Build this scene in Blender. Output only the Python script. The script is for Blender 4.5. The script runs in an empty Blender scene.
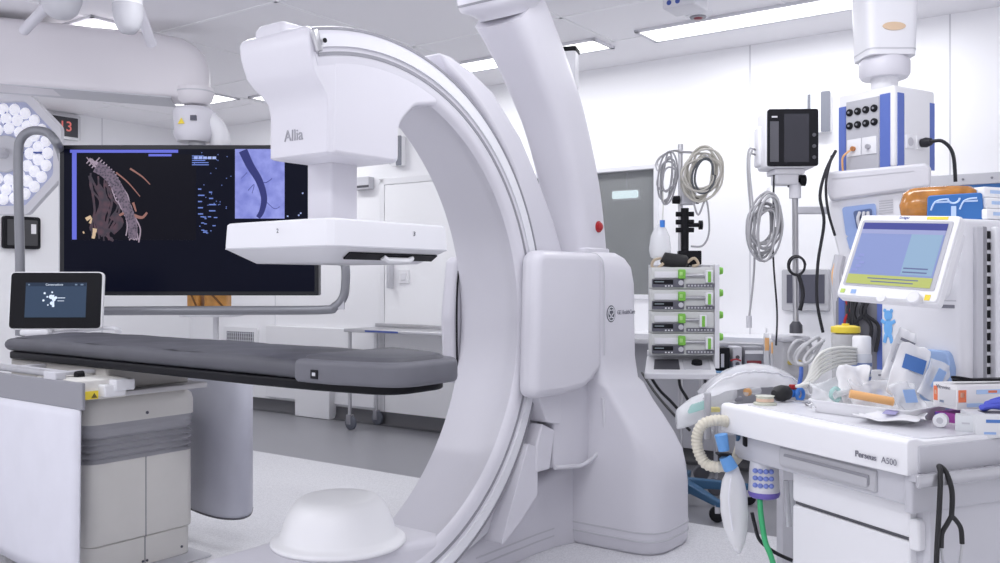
import bpy, bmesh, math, random
from mathutils import Matrix, Vector
random.seed(7)
C = bpy.context.scene.collection
V = Vector
R = math.radians
F_PX, CX, CY, CAM_H = 900.0, 500.0, 281.5, 1.27

# ------------------------------------------------------------------ survey helpers
def P(px, py, Y):
    """world point seen at pixel (px, py) of the 1000x563 photograph at distance Y"""
    return V(((px-CX)/F_PX*Y, Y, CAM_H-(py-281)/F_PX*Y))
def PZ(px, py, z):
    Y = (CAM_H-z)*F_PX/(py-281)
    return P(px, py, Y)
def FR(x=0, y=0, z=0, rz=0, rx=0, ry=0):
    if isinstance(x, Vector): x, y, z = x
    return (Matrix.Translation((x, y, z)) @ Matrix.Rotation(R(rz), 4, 'Z')
            @ Matrix.Rotation(R(ry), 4, 'Y') @ Matrix.Rotation(R(rx), 4, 'X'))
def basis(o, xd, yd):
    """frame at o with x along xd, y near yd, z = x cross y"""
    x = xd.normalized(); z = x.cross(yd).normalized(); y = z.cross(x)
    m = Matrix((x, y, z)).transposed().to_4x4(); m.translation = o
    return m
WF = Matrix.Identity(4)
GF = FR(-.620, 3.3375, 0, 53.26)            # C-arm: x away from its opening, y along the table
BF = FR(1.27, 6.35, 0, -35.3)               # back wall: x along it, y out of the room
AF = FR(.989, 2.186, 0, 23.39)              # anaesthesia machine: x into it, y along its front
def loc_in(fr, p): return fr.inverted() @ p

# ------------------------------------------------------------------ mesh builder
def rpoly(pts, r, seg=5):
    n = len(pts); out = []
    for i in range(n):
        p0, p1, p2 = V(pts[i-1][:2]), V(pts[i][:2]), V(pts[(i+1) % n][:2])
        rr = pts[i][2] if len(pts[i]) > 2 else r
        a, b = (p0-p1), (p2-p1)
        la, lb = a.length, b.length
        if rr <= 0 or la < 1e-6 or lb < 1e-6: out.append(tuple(p1)); continue
        a /= la; b /= lb
        ang = math.acos(max(-1, min(1, a.dot(b))))
        if ang > 3.1: out.append(tuple(p1)); continue
        d = min(rr/math.tan(ang/2), la*.49, lb*.49)
        q0, q1 = p1+a*d, p1+b*d
        for k in range(seg+1):
            t = k/seg
            q = q0*(1-t)**2 + p1*2*t*(1-t) + q1*t*t
            out.append(tuple(q))
    return out
def rect(x0, y0, x1, y1, r=0, seg=4): return rpoly([(x0, y0), (x1, y0), (x1, y1), (x0, y1)], r, seg)
def arc(r, a0, a1, n, c=(0, 0)): return [(c[0]+r*math.cos(R(a0+(a1-a0)*k/n)), c[1]+r*math.sin(R(a0+(a1-a0)*k/n))) for k in range(n+1)]
def smooth_path(pts, n=6, closed=False):
    pts = [V(p) for p in pts]; out = []; m = len(pts)
    for i in range(m if closed else m-1):
        if closed: p = [pts[(i+k-1) % m] for k in range(4)]
        else: p = [pts[max(0, i-1)], pts[i], pts[i+1], pts[min(m-1, i+2)]]
        for k in range(n):
            t = k/n
            out.append(.5*((2*p[1])+(p[2]-p[0])*t+(2*p[0]-5*p[1]+4*p[2]-p[3])*t*t+(3*p[1]-p[0]-3*p[2]+p[3])*t**3))
    if not closed: out.append(pts[-1])
    return out

class MB:
    def __init__(s): s.bm = bmesh.new()
    def face(s, vs):
        try: return s.bm.faces.new(vs)
        except ValueError: return None
    def rings(s, rings, cap=True, closed=False):
        rv = [[s.bm.verts.new(p) for p in r] for r in rings]
        n = len(rv[0]); k = len(rv)
        for i in range(k if closed else k-1):
            a, b = rv[i], rv[(i+1) % k]
            for j in range(n): s.face((a[j], a[(j+1) % n], b[(j+1) % n], b[j]))
        if cap and not closed:
            s.face(rv[0][::-1]); s.face(rv[-1])
        return s
    def grid(s, rows):
        rv = [[s.bm.verts.new(p) for p in r] for r in rows]
        for i in range(len(rv)-1):
            for j in range(len(rv[0])-1): s.face((rv[i][j], rv[i][j+1], rv[i+1][j+1], rv[i+1][j]))
        return s
    def prism(s, pts, ax, lo, hi):
        f = {'x': lambda a, b, c: (c, a, b), 'y': lambda a, b, c: (a, c, b), 'z': lambda a, b, c: (a, b, c)}[ax]
        return s.rings([[f(p[0], p[1], lo) for p in pts], [f(p[0], p[1], hi) for p in pts]])
    def box(s, x0, y0, z0, x1, y1, z1, r=0, seg=3):
        if r: return s.rbox(x0, y0, z0, x1, y1, z1, r, seg)
        return s.prism([(x0, y0), (x1, y0), (x1, y1), (x0, y1)], 'z', z0, z1)
    def rbox(s, x0, y0, z0, x1, y1, z1, r, seg=3, rc=None):
        """box with rounded vertical corners (rc) and rounded top and bottom rims (r)"""
        rc = r if rc is None else rc
        rg = []
        for k in range(seg+1):
            a = math.pi/2*k/seg; i = r*(1-math.sin(a)); z = z0+r*(1-math.cos(a))
            rg.append((i, z))
        rg += [(i, z1-(z-z0)) for i, z in rg[::-1]]
        return s.rings([[(p[0], p[1], z) for p in rect(x0+i, y0+i, x1-i, y1-i, max(rc-i, rc*.3, .0005), seg)] for i, z in rg])
    def tube(s, pts, r, n=8, closed=False, flat=None):
        pts = [V(p) for p in pts]; m = len(pts); rs = r if isinstance(r, (list, tuple)) else [r]*m
        nrm = None; rg = []
        for i in range(m):
            t = ((pts[(i+1) % m] if closed or i < m-1 else pts[i])-(pts[i-1] if closed or i > 0 else pts[i]))
            if t.length < 1e-9: t = V((0, 0, 1))
            t.normalize()
            if nrm is None:
                nrm = t.cross(V((0, 0, 1)))
                if nrm.length < .01: nrm = t.cross(V((1, 0, 0)))
            nrm = nrm-t*nrm.dot(t); nrm.normalize(); bn = t.cross(nrm)
            rg.append([pts[i]+(nrm*math.cos(2*math.pi*k/n)+bn*math.sin(2*math.pi*k/n)*(flat or 1))*rs[i] for k in range(n)])
        return s.rings(rg, closed=closed)
    def rod(s, a, b, r, n=12, r2=None): return s.tube([a, b], [r, r if r2 is None else r2], n)
    def lathe(s, prof, c=(0, 0, 0), n=24, ax='z', sx=1, sy=1):
        f = {'z': lambda a, b, h: (a, b, h), 'y': lambda a, b, h: (a, h, b), 'x': lambda a, b, h: (h, a, b)}[ax]
        return s.rings([[tuple(V(c)+V(f(r*math.cos(2*math.pi*k/n)*sx, r*math.sin(2*math.pi*k/n)*sy, h))) for k in range(n)] for r, h in prof])
    def ball(s, c, r, n=14, sc=(1, 1, 1)):
        rg = []
        for i in range(1, 9):
            a = math.pi*i/9
            rg.append([tuple(V(c)+V((r*math.sin(a)*math.cos(2*math.pi*k/n)*sc[0], r*math.sin(a)*math.sin(2*math.pi*k/n)*sc[1], -r*math.cos(a)*sc[2]))) for k in range(n)])
        return s.rings(rg)
    def sweep(s, secs): return s.rings(secs)
    def xf(s, m): bmesh.ops.transform(s.bm, matrix=m, verts=s.bm.verts); return s
    def text(s, body, size, o, xd, yd, depth=.0015, bold=0):
        cu = bpy.data.curves.new('lettering', 'FONT'); cu.body = body; cu.size = size; cu.extrude = depth; cu.offset = bold
        cu.align_x = 'CENTER'; cu.align_y = 'CENTER'
        ob = bpy.data.objects.new('lettering', cu); C.objects.link(ob)
        bpy.context.view_layer.update()
        me = bpy.data.meshes.new_from_object(ob.evaluated_get(bpy.context.evaluated_depsgraph_get()))
        me.transform(basis(V(o), V(xd), V(yd))); s.bm.from_mesh(me)
        bpy.data.objects.remove(ob); bpy.data.curves.remove(cu); bpy.data.meshes.remove(me)
        return s

ROOTM = {}
def finish(name, m, mat, matrix, bevel=0, seg=2, subd=0, sharp=38, smooth=True, bang=40, solid=0):
    me = bpy.data.meshes.new(name)
    bmesh.ops.recalc_face_normals(m.bm, faces=m.bm.faces)
    m.bm.to_mesh(me); m.bm.free()
    me.transform(matrix)
    if smooth:
        for p in me.polygons: p.use_smooth = True
        me.set_sharp_from_angle(angle=R(sharp))
    me.materials.append(mat)
    o = bpy.data.objects.new(name, me); C.objects.link(o)
    if solid:
        d = o.modifiers.new('thickness', 'SOLIDIFY'); d.thickness = solid; d.offset = 0
    if bevel:
        d = o.modifiers.new('soft_edge', 'BEVEL'); d.width = bevel; d.segments = seg; d.limit_method = 'ANGLE'; d.angle_limit = R(bang)
        d.harden_normals = False
    if subd:
        d = o.modifiers.new('smooth', 'SUBSURF'); d.levels = subd; d.render_levels = subd
    return o
def root(name, label, cat, fr, group=None):
    o = bpy.data.objects.new(name, None); C.objects.link(o); o.matrix_world = fr; o.empty_display_size = .1
    o['label'] = label; o['category'] = cat
    if group: o['group'] = group
    ROOTM[o.name] = fr.copy()
    return o
def part(parent, name, m, mat, fr=None, label=None, **k):
    rm = ROOTM[parent.name]
    o = finish(name, m, mat, rm.inverted() @ (rm if fr is None else fr), **k)
    o.parent = parent; ROOTM[o.name] = rm
    if label: o['label'] = label
    return o
def solo(name, label, cat, m, mat, fr=WF, group=None, **k):
    m.xf(fr)
    vs = [v.co for v in m.bm.verts]
    base = V(((min(v.x for v in vs)+max(v.x for v in vs))/2, (min(v.y for v in vs)+max(v.y for v in vs))/2, min(v.z for v in vs)))
    o = finish(name, m, mat, Matrix.Translation(-base), **k)
    o.location = base; o['label'] = label; o['category'] = cat
    if group: o['group'] = group
    ROOTM[o.name] = Matrix.Translation(base)
    return o
def struct(name, m, mat, fr=WF, parent=None, **k):
    o = finish(name, m, mat, fr, **k)
    o['kind'] = 'structure'
    if parent: o.parent = parent
    return o
def copy_thing(src, fr, label=None, group=None):
    r = src.copy(); C.objects.link(r); r.matrix_world = fr
    if label: r['label'] = label
    if group: r['group'] = group
    ROOTM[r.name] = fr.copy()
    for ch in list(src.children):
        c = ch.copy(); C.objects.link(c); c.parent = r
        for g in list(ch.children):
            d = g.copy(); C.objects.link(d); d.parent = c
    return r

# ------------------------------------------------------------------ materials
MAT = {}
def mat(name, col, rough=.5, metal=0, emit=0, spec=.5, alpha=1, trans=0, bump=0, bscale=60, var=0, vscale=8, ior=1.45, coat=0, ecol=None):
    if name in MAT: return MAT[name]
    m = bpy.data.materials.new(name); m.use_nodes = True; nt = m.node_tree; b = nt.nodes['Principled BSDF']
    b.inputs['Base Color'].default_value = (*col, 1); b.inputs['Roughness'].default_value = rough; b.inputs['Metallic'].default_value = metal
    b.inputs['Specular IOR Level'].default_value = spec; b.inputs['Alpha'].default_value = alpha; b.inputs['Transmission Weight'].default_value = trans
    b.inputs['IOR'].default_value = ior; b.inputs['Coat Weight'].default_value = coat
    if emit:
        b.inputs['Emission Color'].default_value = (*(ecol or col), 1); b.inputs['Emission Strength'].default_value = emit
    tc = None
    if bump or var: tc = nt.nodes.new('ShaderNodeTexCoord')
    if bump:
        n = nt.nodes.new('ShaderNodeTexNoise'); n.inputs['Scale'].default_value = bscale; n.inputs['Detail'].default_value = 3
        bp = nt.nodes.new('ShaderNodeBump'); bp.inputs['Strength'].default_value = bump; bp.inputs['Distance'].default_value = .01
        nt.links.new(tc.outputs['Object'], n.inputs['Vector']); nt.links.new(n.outputs['Fac'], bp.inputs['Height']); nt.links.new(bp.outputs['Normal'], b.inputs['Normal'])
    if var:
        n = nt.nodes.new('ShaderNodeTexNoise'); n.inputs['Scale'].default_value = vscale; n.inputs['Detail'].default_value = 4
        rp = nt.nodes.new('ShaderNodeValToRGB')
        rp.color_ramp.elements[0].position = .3; rp.color_ramp.elements[1].position = .7
        rp.color_ramp.elements[0].color = (*[c*(1-var) for c in col], 1); rp.color_ramp.elements[1].color = (*[min(1, c*(1+var)) for c in col], 1)
        nt.links.new(tc.outputs['Object'], n.inputs['Vector']); nt.links.new(n.outputs['Fac'], rp.inputs['Fac']); nt.links.new(rp.outputs['Color'], b.inputs['Base Color'])
    MAT[name] = m
    return m
SHELL = mat('white_shell', (.68, .67, .725), .36, var=.01, vscale=3)
SHELL2 = mat('white_shell_trim', (.66, .655, .70), .4)
WHITE = mat('white_plastic', (.78, .78, .815), .4)
BWHITE = mat('bright_white_plastic', (.84, .84, .865), .4)
CREAM = mat('cream_plastic', (.76, .745, .715), .5, var=.02)
LGREY = mat('light_grey_plastic', (.56, .56, .60), .45)
MGREY = mat('mid_grey_plastic', (.28, .28, .31), .5)
DGREY = mat('dark_grey_plastic', (.085, .085, .10), .45)
BLACK = mat('black_plastic', (.012, .012, .015), .45, spec=.15)
RUBBER = mat('black_rubber', (.02, .02, .022), .55)
STEEL = mat('brushed_steel', (.55, .55, .57), .3, metal=1, var=.03, vscale=30)
GTUBE = mat('grey_painted_tube', (.26, .265, .29), .35, metal=.3)
PAD = mat('grey_vinyl_pad', (.085, .086, .102), .5, var=.08, vscale=5, bump=.15, bscale=9)
PADT = mat('grey_vinyl_pad_light', (.135, .136, .158), .5, var=.06, vscale=5)
CARBON = mat('black_table_frame', (.005, .005, .008), .45, spec=.2)
BELL = mat('grey_bellows', (.40, .40, .43), .55)
SKIRT = mat('grey_shield_panel', (.50, .505, .58), .42, var=.03)
SKIRTW = mat('white_shield_panel', (.72, .72, .79), .45, var=.02)
BLUE = mat('blue_panel', (.11, .17, .50), .4)
SKYB = mat('pale_blue_plastic', (.30, .45, .75), .4)
CYANB = mat('bright_blue_plastic', (.06, .25, .75), .35)
RED = mat('red_plastic', (.42, .025, .03), .35)
GREEN = mat('green_plastic', (.22, .55, .08), .4)
YELLOW = mat('yellow_plastic', (.85, .66, .06), .45)
ORANGE = mat('orange_plastic', (.85, .47, .20), .45)
TAN = mat('tan_leather', (.50, .24, .06), .5, var=.25, vscale=12)
CORR = mat('cream_corrugated_hose', (.66, .62, .52), .45)
CABLE = mat('grey_cable', (.36, .36, .38), .5)
CABLEB = mat('beige_cable', (.56, .54, .49), .5)
CABLEK = mat('black_cable', (.015, .015, .02), .45)
CABLEW = mat('white_tubing', (.74, .74, .70), .35)
GHOSE = mat('green_hose', (.05, .42, .17), .4)
PAPER = mat('white_paper_pack', (.90, .90, .92), .7, bump=.3, bscale=14)
CARD = mat('white_carton', (.82, .81, .82), .6)
NAVY = mat('dark_blue_print', (.05, .09, .35), .5)
INK = mat('dark_ink', (.10, .10, .13), .6)
GINK = mat('grey_ink', (.22, .22, .26), .6)
PURPLE = mat('purple_print', (.30, .05, .32), .5)
TEAL = mat('teal_plastic', (.10, .42, .46), .4)
NAVYTEAL = mat('blue_painted_steel', (.03, .10, .20), .4)
LIGHT = mat('light_panel_glow', (1, 1, 1), .5, emit=4.0, ecol=(1, 1, 1))
def film(name, col, alpha, rough=.15):
    return mat(name, col, rough, alpha=alpha, spec=.8)
FILM = film('clear_plastic_film', (.90, .90, .93), .36)
FILM2 = film('cloudy_plastic', (.90, .91, .94), .55)
FILMT = film('teal_clear_plastic', (.40, .75, .70), .45)
GLASS = mat('clear_window_glass', (.50, .52, .53), .08, alpha=.34, spec=.6)
def screen_mat(name, col, e=1.0): return mat(name, tuple(c*.3 for c in col), .3, emit=e, ecol=col, spec=.12)
# ================================================================== ROOM
ZC = 2.86
floorm = bpy.data.materials.new('vinyl_floor'); floorm.use_nodes = True
def speckle(m, c0, c1, rough, scale=220):
    nt = m.node_tree; b = nt.nodes['Principled BSDF']; b.inputs['Roughness'].default_value = rough
    tc = nt.nodes.new('ShaderNodeTexCoord'); n = nt.nodes.new('ShaderNodeTexNoise'); n.inputs['Scale'].default_value = scale; n.inputs['Detail'].default_value = 2
    rp = nt.nodes.new('ShaderNodeValToRGB'); rp.color_ramp.elements[0].position = .38; rp.color_ramp.elements[1].position = .6
    rp.color_ramp.elements[0].color = (*c0, 1); rp.color_ramp.elements[1].color = (*c1, 1)
    nt.links.new(tc.outputs['Object'], n.inputs['Vector']); nt.links.new(n.outputs['Fac'], rp.inputs['Fac']); nt.links.new(rp.outputs['Color'], b.inputs['Base Color'])
speckle(floorm, (.25, .25, .275), (.29, .29, .315), .35)
floorw = bpy.data.materials.new('pale_vinyl_floor'); floorw.use_nodes = True
speckle(floorw, (.62, .62, .65), (.75, .75, .78), .4, 160)
WALL = mat('white_wall_panel', (.90, .90, .925), .45)
CEIL = mat('white_ceiling_panel', (.90, .89, .92), .6)
SEAM = mat('panel_joint', (.62, .62, .66), .6)
SEAMC = mat('ceiling_joint', (.93, .93, .95), .6)
BASEB = mat('grey_cove_base', (.10, .10, .11), .5)
CX0 = -5.6                                  # corner of back wall and left wall, along the back wall
struct('floor', MB().box(-9.5, -7.0, -.1, 5.5, .1, 0), floorm, BF)
struct('trim_1', MB().box(-9.5, -7.0, 0, 5.5, -1.48, .003), floorw, BF)      # pale inlaid floor field
# back wall with the control-room window opening
W0, W1, WZ0, WZ1 = -1.52, -.165, 1.14, 2.115
w = MB()
w.box(CX0-.1, 0, 0, W0, .12, ZC); w.box(W1, 0, 0, 5.5, .12, ZC); w.box(W0, 0, 0, W1, .12, WZ0); w.box(W0, 0, WZ1, W1, .12, ZC)
struct('wall_back', w, WALL, BF, smooth=False)
struct('wall_left', MB().box(CX0-.12, -9, 0, CX0, .12, ZC), WALL, BF, smooth=False)
struct('ceiling', MB().box(-9.5, -9, ZC, 5.5, .12, ZC+.1), CEIL, BF, smooth=False)
# coved baseboard
bb = [(0, .118), (-.012, .118), (-.014, .05), (-.03, .015), (-.07, .0035), (0, .0035)]
struct('baseboard_back', MB().prism(bb, 'x', CX0, 5.5), BASEB, BF)
struct('baseboard_left', MB().prism([(CX0-p[0], p[1]) for p in bb], 'y', -9, 0), BASEB, BF)
# wall panel joints
n = 2
for x in (-4.25, -1.9, -.02, .506, 1.724, 2.95):
    if x == -.02: m = MB().box(x-.004, -.002, .12, x+.004, 0, 1.1)
    else: m = MB().box(x-.004, -.002, .12, x+.004, 0, ZC)
    struct('trim_%d' % n, m, SEAM, BF); n += 1
for y in (-1.0, -2.2, -3.4, -4.6):
    struct('trim_%d' % n, MB().box(CX0, y-.004, .12, CX0+.002, y+.004, ZC), SEAM, BF); n += 1
struct('trim_%d' % n, MB().box(CX0, -.003, .335, W1+5, 0, .343), SEAM, BF); n += 1
struct('trim_%d' % n, MB().box(CX0, -9, 2.40, CX0+.004, 0, 2.412), SEAM, BF); n += 1
struct('trim_%d' % n, MB().box(CX0, -.004, 2.40, -3.6, 0, 2.412), SEAM, BF); n += 1
# ceiling joints (pale T bars)
for x in (-4.9, -3.7, -2.5, -1.36, -.2, .98, 2.14, 3.3):
    struct('trim_%d' % n, MB().box(x-.012, -9, ZC-.004, x+.012, -.62, ZC), SEAMC, BF); n += 1
for y in (-.62, -1.28, -2.48, -3.68, -4.88):
    struct('trim_%d' % n, MB().box(-8, y-.012, ZC-.004, 5, y+.012, ZC), SEAMC, BF); n += 1
# window to the control room
fr = MB()
fw = .035
for (a, b, c, d) in ((W0, WZ0, W1, WZ0+fw), (W0, WZ1-fw, W1, WZ1), (W0, WZ0, W0+fw, WZ1), (W1-fw, WZ0, W1, WZ1)):
    fr.box(a, -.012, b, c, .06, d)
wn = struct('window_1', fr, WHITE, BF, bevel=.004)
struct('window_pane', MB().box(W0+fw, .03, WZ0+fw, W1-fw, .04, WZ1-fw), GLASS, BF, parent=wn)
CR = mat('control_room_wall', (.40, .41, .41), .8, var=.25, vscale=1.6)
cr = MB(); cr.box(-5.0, 3.0, 0, 3.0, 3.1, ZC); cr.box(-5.1, .12, 0, -5.0, 3.1, ZC); cr.box(3.0, .12, 0, 3.1, 3.1, ZC)
struct('wall_control_room', cr, CR, BF, smooth=False)
struct('ceiling_control_room', MB().box(-5, .12, ZC, 3, 3.1, ZC+.1), CR, BF)
struct('floor_control_room', MB().box(-5, .12, -.1, 3, 3.1, 0), CR, BF)
lp = loc_in(BF, P(625, 194, 8.3))  # made-up glowing box with backing and hanger, stands in for a reflection in the pane
t = root('window_reflection_glow', 'small pale cyan glowing box added behind the control room window as a reflection in its glass', 'reflection', BF @ FR(lp.x, lp.y, lp.z))
part(t, 'reflection_glow', MB().box(-.13, -.02, -.035, .13, .02, .035, .015), mat('cyan_glow', (.75, .95, 1.0), .4, emit=1.6))
part(t, 'glow_backing', MB().box(-.15, .02, -.05, .15, .06, .05, .008), LGREY)
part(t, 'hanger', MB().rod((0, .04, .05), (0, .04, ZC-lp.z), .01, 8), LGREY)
# door in the back wall beyond the C-arm: white leaf in a frame
d = MB(); d.box(-2.80, -.008, .04, -1.97, 0, 2.12)
dr = struct('door_1', d, mat('white_door', (.93, .93, .95), .4), BF, bevel=.004)
f = MB(); f.box(-2.86, -.012, 0, -2.805, 0, 2.18); f.box(-1.965, -.012, 0, -1.91, 0, 2.18); f.box(-2.86, -.012, 2.125, -1.91, 0, 2.18)
struct('door_frame', f, BWHITE, BF, parent=dr, bevel=.004)
struct('door_handle', MB().box(-2.725, -.07, 1.21, -2.69, -.008, 1.43, .006), LGREY, BF, parent=dr)
# low white service panel with bottom skirting beyond the table
sv = MB(); sv.box(-4.0, -.14, .004, -3.83, 0, 2.3)
struct('trim_%d' % n, MB().box(-4.35, -.035, .14, -2.9, -.001, .84), BWHITE, BF, bevel=.006); n += 1
struct('trim_%d' % n, MB().box(-3.86, -.10, .004, -3.40, -.001, .45), BWHITE, BF, bevel=.006); n += 1

# ceiling light panels, laid out along the wall
def ceil_light(x0, y0, x1, y1, label, nm='ceiling_light'):
    t = root(nm, label, 'ceiling light', BF @ FR((x0+x1)/2, (y0+y1)/2, ZC-.012), 'ceiling light panels')
    hx, hy = (x1-x0)/2, (y1-y0)/2
    f = MB()
    for (a, b, c, d) in ((-hx, -hy, hx, -hy+.025), (-hx, hy-.025, hx, hy), (-hx, -hy, -hx+.025, hy), (hx-.025, -hy, hx, hy)): f.box(a, b, -.004, c, d, .012)
    part(t, 'frame', f, SHELL2)
    part(t, 'diffuser', MB().box(-hx+.02, -hy+.02, 0, hx-.02, hy-.02, .008), LIGHT)
    return t
def bxy(px, py): p = loc_in(BF, PZ(px, py, ZC)); return p.x, p.y
ceil_light(-1.62, -.78, -1.0, -.49, 'small bright ceiling light panel seen between the C-arm ring and its leaning column')
ceil_light(-.66, -.78, -.25, -.50, 'small square ceiling light panel just beyond the leaning column of the C-arm')
ceil_light(.036, -.78, 1.75, -.47, 'long bright ceiling light panel between the C-arm column and the supply pendant')
ceil_light(-4.4, -1.14, -3.70, -.86, 'small ceiling light panel beside the tip of the big overhead boom arm')
ceil_light(-3.60, -.86, -2.9, -.58, 'small ceiling light panel between the boom arm tip and the C-arm head')
ceil_light(-3.05, -2.95, -2.45, -2.66, 'ceiling light panel glimpsed above the big overhead boom arm')
# round ceiling detector and the small socket box beside it
t = root('smoke_detector', 'round smoke detector with dark red eye on the ceiling', 'smoke detector', BF @ FR(.514, -.898, ZC-.03))
part(t, 'base', MB().lathe([(.0, .03), (.085, .03), (.085, .02), (.065, .004), (.0, .004)]), WHITE)
part(t, 'sensor_ring', MB().lathe([(.0, .005), (.05, .005), (.045, -.004), (0, -.004)]), MGREY)
part(t, 'sensor_eye', MB().lathe([(.0, -.002), (.03, -.002), (.02, -.012), (0, -.014)]), mat('dark_red_lens', (.25, .05, .07), .3))
t = root('ceiling_socket_box', 'pale ceiling box with blue sockets beside the smoke detector', 'socket box', BF @ FR(.60, -1.30, ZC-.10, 0))
part(t, 'housing', MB().box(-.09, -.08, 0, .10, .10, .10, .01), SHELL2)
for i in range(2):
    for j in range(2):
        part(t, 'blue_socket', MB().lathe([(0, 0), (.014, 0), (.014, .004), (0, .004)], c=(-.05+i*.05, -.082, .03+j*.035), ax='y', n=10), NAVY)
# ================================================================== C-ARM
ZI = 1.106                                   # height of the rotation axis
g = root('angiography_c_arm', 'huge white C-shaped angiography X-ray machine on a wide base', 'X-ray machine', GF)
def pol(r, a): return (r*math.cos(R(a)), ZI+r*math.sin(R(a)))
# the ring: cross-section (radius, y) swept round the axis
sec = [(.895, -.205), (.905, -.222), (.925, -.231), (1.040, -.231), (1.047, -.222), (1.06, -.16), (1.075, 0), (1.075, .16), (1.066, .222), (1.052, .232),
       (1.036, .23), (1.028, .20), (1.012, .08), (.985, -.06), (.945, -.14), (.908, -.18)]
sec = rpoly(sec, 0)
m = MB(); rings = []
N = 96
for k in range(N+1):
    a = -104+(93+104)*k/N
    rings.append([(r*math.cos(R(a)), y, ZI+r*math.sin(R(a))) for r, y in sec])
m.rings(rings)
ring = part(g, 'c_ring', m, SHELL, sharp=50)
m = MB(); rings = []
for k in range(13):
    a = 93+14.5*k/12
    rings.append([(r*math.cos(R(a)), y, ZI+r*math.sin(R(a))) for r, y in ((.93, -.13), (.905, -.222), (.925, -.231), (1.040, -.231), (1.047, -.222), (1.047, -.13))])
part(g, 'ring_tip', m.rings(rings), SHELL, sharp=50)
# rail recessed in the near face and the dark slot lines that border it
m = MB(); rings = []
for k in range(N+1):
    a = -103+(107+103)*k/N
    rings.append([(r*math.cos(R(a)), y, ZI+r*math.sin(R(a))) for r, y in ((.978, -.229), (.978, -.240), (1.020, -.240), (1.020, -.229))])
part(g, 'guide_rail', m.rings(rings), mat('pale_guide_rail', (.80, .80, .84), .25, metal=.1))
for r0, r1 in ((.950, .962), (1.034, 1.043)):
    m = MB(); rings = []
    for k in range(N+1):
        a = -103+(107+103)*k/N
        rings.append([(r*math.cos(R(a)), y, ZI+r*math.sin(R(a))) for r, y in ((r0, -.228), (r0, -.2335), (r1, -.2335), (r1, -.228))])
    part(g, 'rail_groove', m.rings(rings), MGREY)
m = MB(); m.box(-.012, -.012, -.036, .012, .006, .036, .004).xf(FR(*(pol(1.0, 107)[0], -.236, pol(1.0, 107)[1]), 0, 0, -17))
part(g, 'rail_end_stop', m, STEEL)
part(g, 'stop_screw', MB().lathe([(0, 0), (.008, 0), (.008, .004), (0, .004)], c=(pol(1.0, 106)[0]+.01, -.252, pol(1.0, 106)[1]), ax='y', n=10), BLACK)

# detector head housing at the top end of the ring
top = [pol(.985, a) for a in range(71, 102, 3)]
hp = [(-.212, 1.700, .02), (.115, 1.700, .03), (.115, 1.845, .09), (.20, 1.925, .08), (.33, 1.95, 0)] + [(p[0], p[1], 0) for p in top] + \
     [(-.215, 2.06, 0), (-.212, 1.86, 0)]
hp = rpoly(hp, .0, 6)
part(g, 'detector_head', MB().prism(hp, 'y', -.2295, .085), SHELL, bevel=.018, seg=3, bang=55)
# end cap: pale shoulder that swells outwards at the top of the head
m = MB(); rg = []
for z, x0, y0, y1 in ((1.7015, -.226, -.215, .078), (1.707, -.232, -.224, .085), (1.86, -.232, -.2275, .085), (1.895, -.240, -.2285, .089), (1.925, -.262, -.2285, .100), (1.955, -.288, -.2285, .116), (1.98, -.300, -.2285, .128),
                      (2.02, -.309, -.2285, .138), (2.05, -.314, -.2285, .145), (2.098, -.316, -.2275, .150), (2.112, -.310, -.21, .146), (2.120, -.300, -.10, .135)):
    rg.append([(p[0], p[1], z) for p in rpoly([(x0, y0, .008), (-.05, y0, .0), (-.05, y1, .0), (x0, y1, .03)], 0, 5)])
part(g, 'head_end_cap', m.rings(rg), SHELL, sharp=45)
m = MB(); rg = []
for z, i in ((2.105, 0), (2.140, .002), (2.156, .012), (2.160, .03)):
    rg.append([(p[0], p[1], z) for p in rpoly([(-.308+i, -.085+i, .02), (-.08, -.085+i, .02), (-.08, .075-i, .02), (-.308+i, .075-i, .03)], 0, 4)])
part(g, 'head_shoulder_cap', m.rings(rg), SHELL, sharp=45)
m = MB().text('Allia', .056, (-.2335, -.055, 1.775), (0, -1, 0), (0, 0, 1), .001)
part(g, 'head_lettering', m, mat('soft_grey_ink', (.36, .36, .40), .6), smooth=False)
# lift column and square flat-panel detector
part(g, 'detector_lift', MB().box(-.062, -.062, 1.46, .068, .072, 1.72, .01), SHELL)
a = .298
def sq(h, c): return rpoly([(-h+.012, -h, c), (h+.036, -h, c), (h+.036, h-.01, c), (-h+.012, h-.01, c)], 0, 3)
m = MB()
lv = [(a-.03, .05, 1.482), (a-.012, .055, 1.480), (a-.004, .06, 1.474), (a, .06, 1.400), (a, .06, 1.388), (a-.004, .06, 1.384), (a-.075, .05, 1.338), (a-.08, .05, 1.335)]
m.rings([[(p[0], p[1], z) for p in sq(h, c)] for h, c, z in lv])
det = part(g, 'flat_panel_detector', m, WHITE, sharp=25)
part(det, 'detector_seam', MB().rings([[(p[0], p[1], z) for p in sq(h, .06)] for h, z in ((a+.0012, 1.386), (a+.0012, 1.390))]), LGREY)
def slope_pt(u, k): return V((u, -a+.071*k+.002, 1.384-.046*k-.003))
s0, s1 = slope_pt(0, .22), slope_pt(0, .72)
fr = basis(V((.02, (s0.y+s1.y)/2, (s0.z+s1.z)/2)), V((1, 0, 0)), s0-s1)
part(det, 'handle_slot', MB().box(-.20, -.020, -.002, .25, .016, .004), BLACK, GF @ fr)
m = MB(); m.tube([(-.03, .0, .004), (-.01, -.003, .016), (.10, -.003, .016), (.12, .0, .004)], .012, 8)
part(det, 'grip_handle', m, BWHITE, GF @ fr)
part(det, 'side_mark', MB().text('2', .022, (-a-.0005, -.05, 1.442), (0, -1, 0), (0, 0, 1), .0008), INK, smooth=False)
part(det, 'side_mark', MB().text('3', .022, (.12, -a-.0005, 1.442), (1, 0, 0), (0, 0, 1), .0008), INK, smooth=False)

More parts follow.
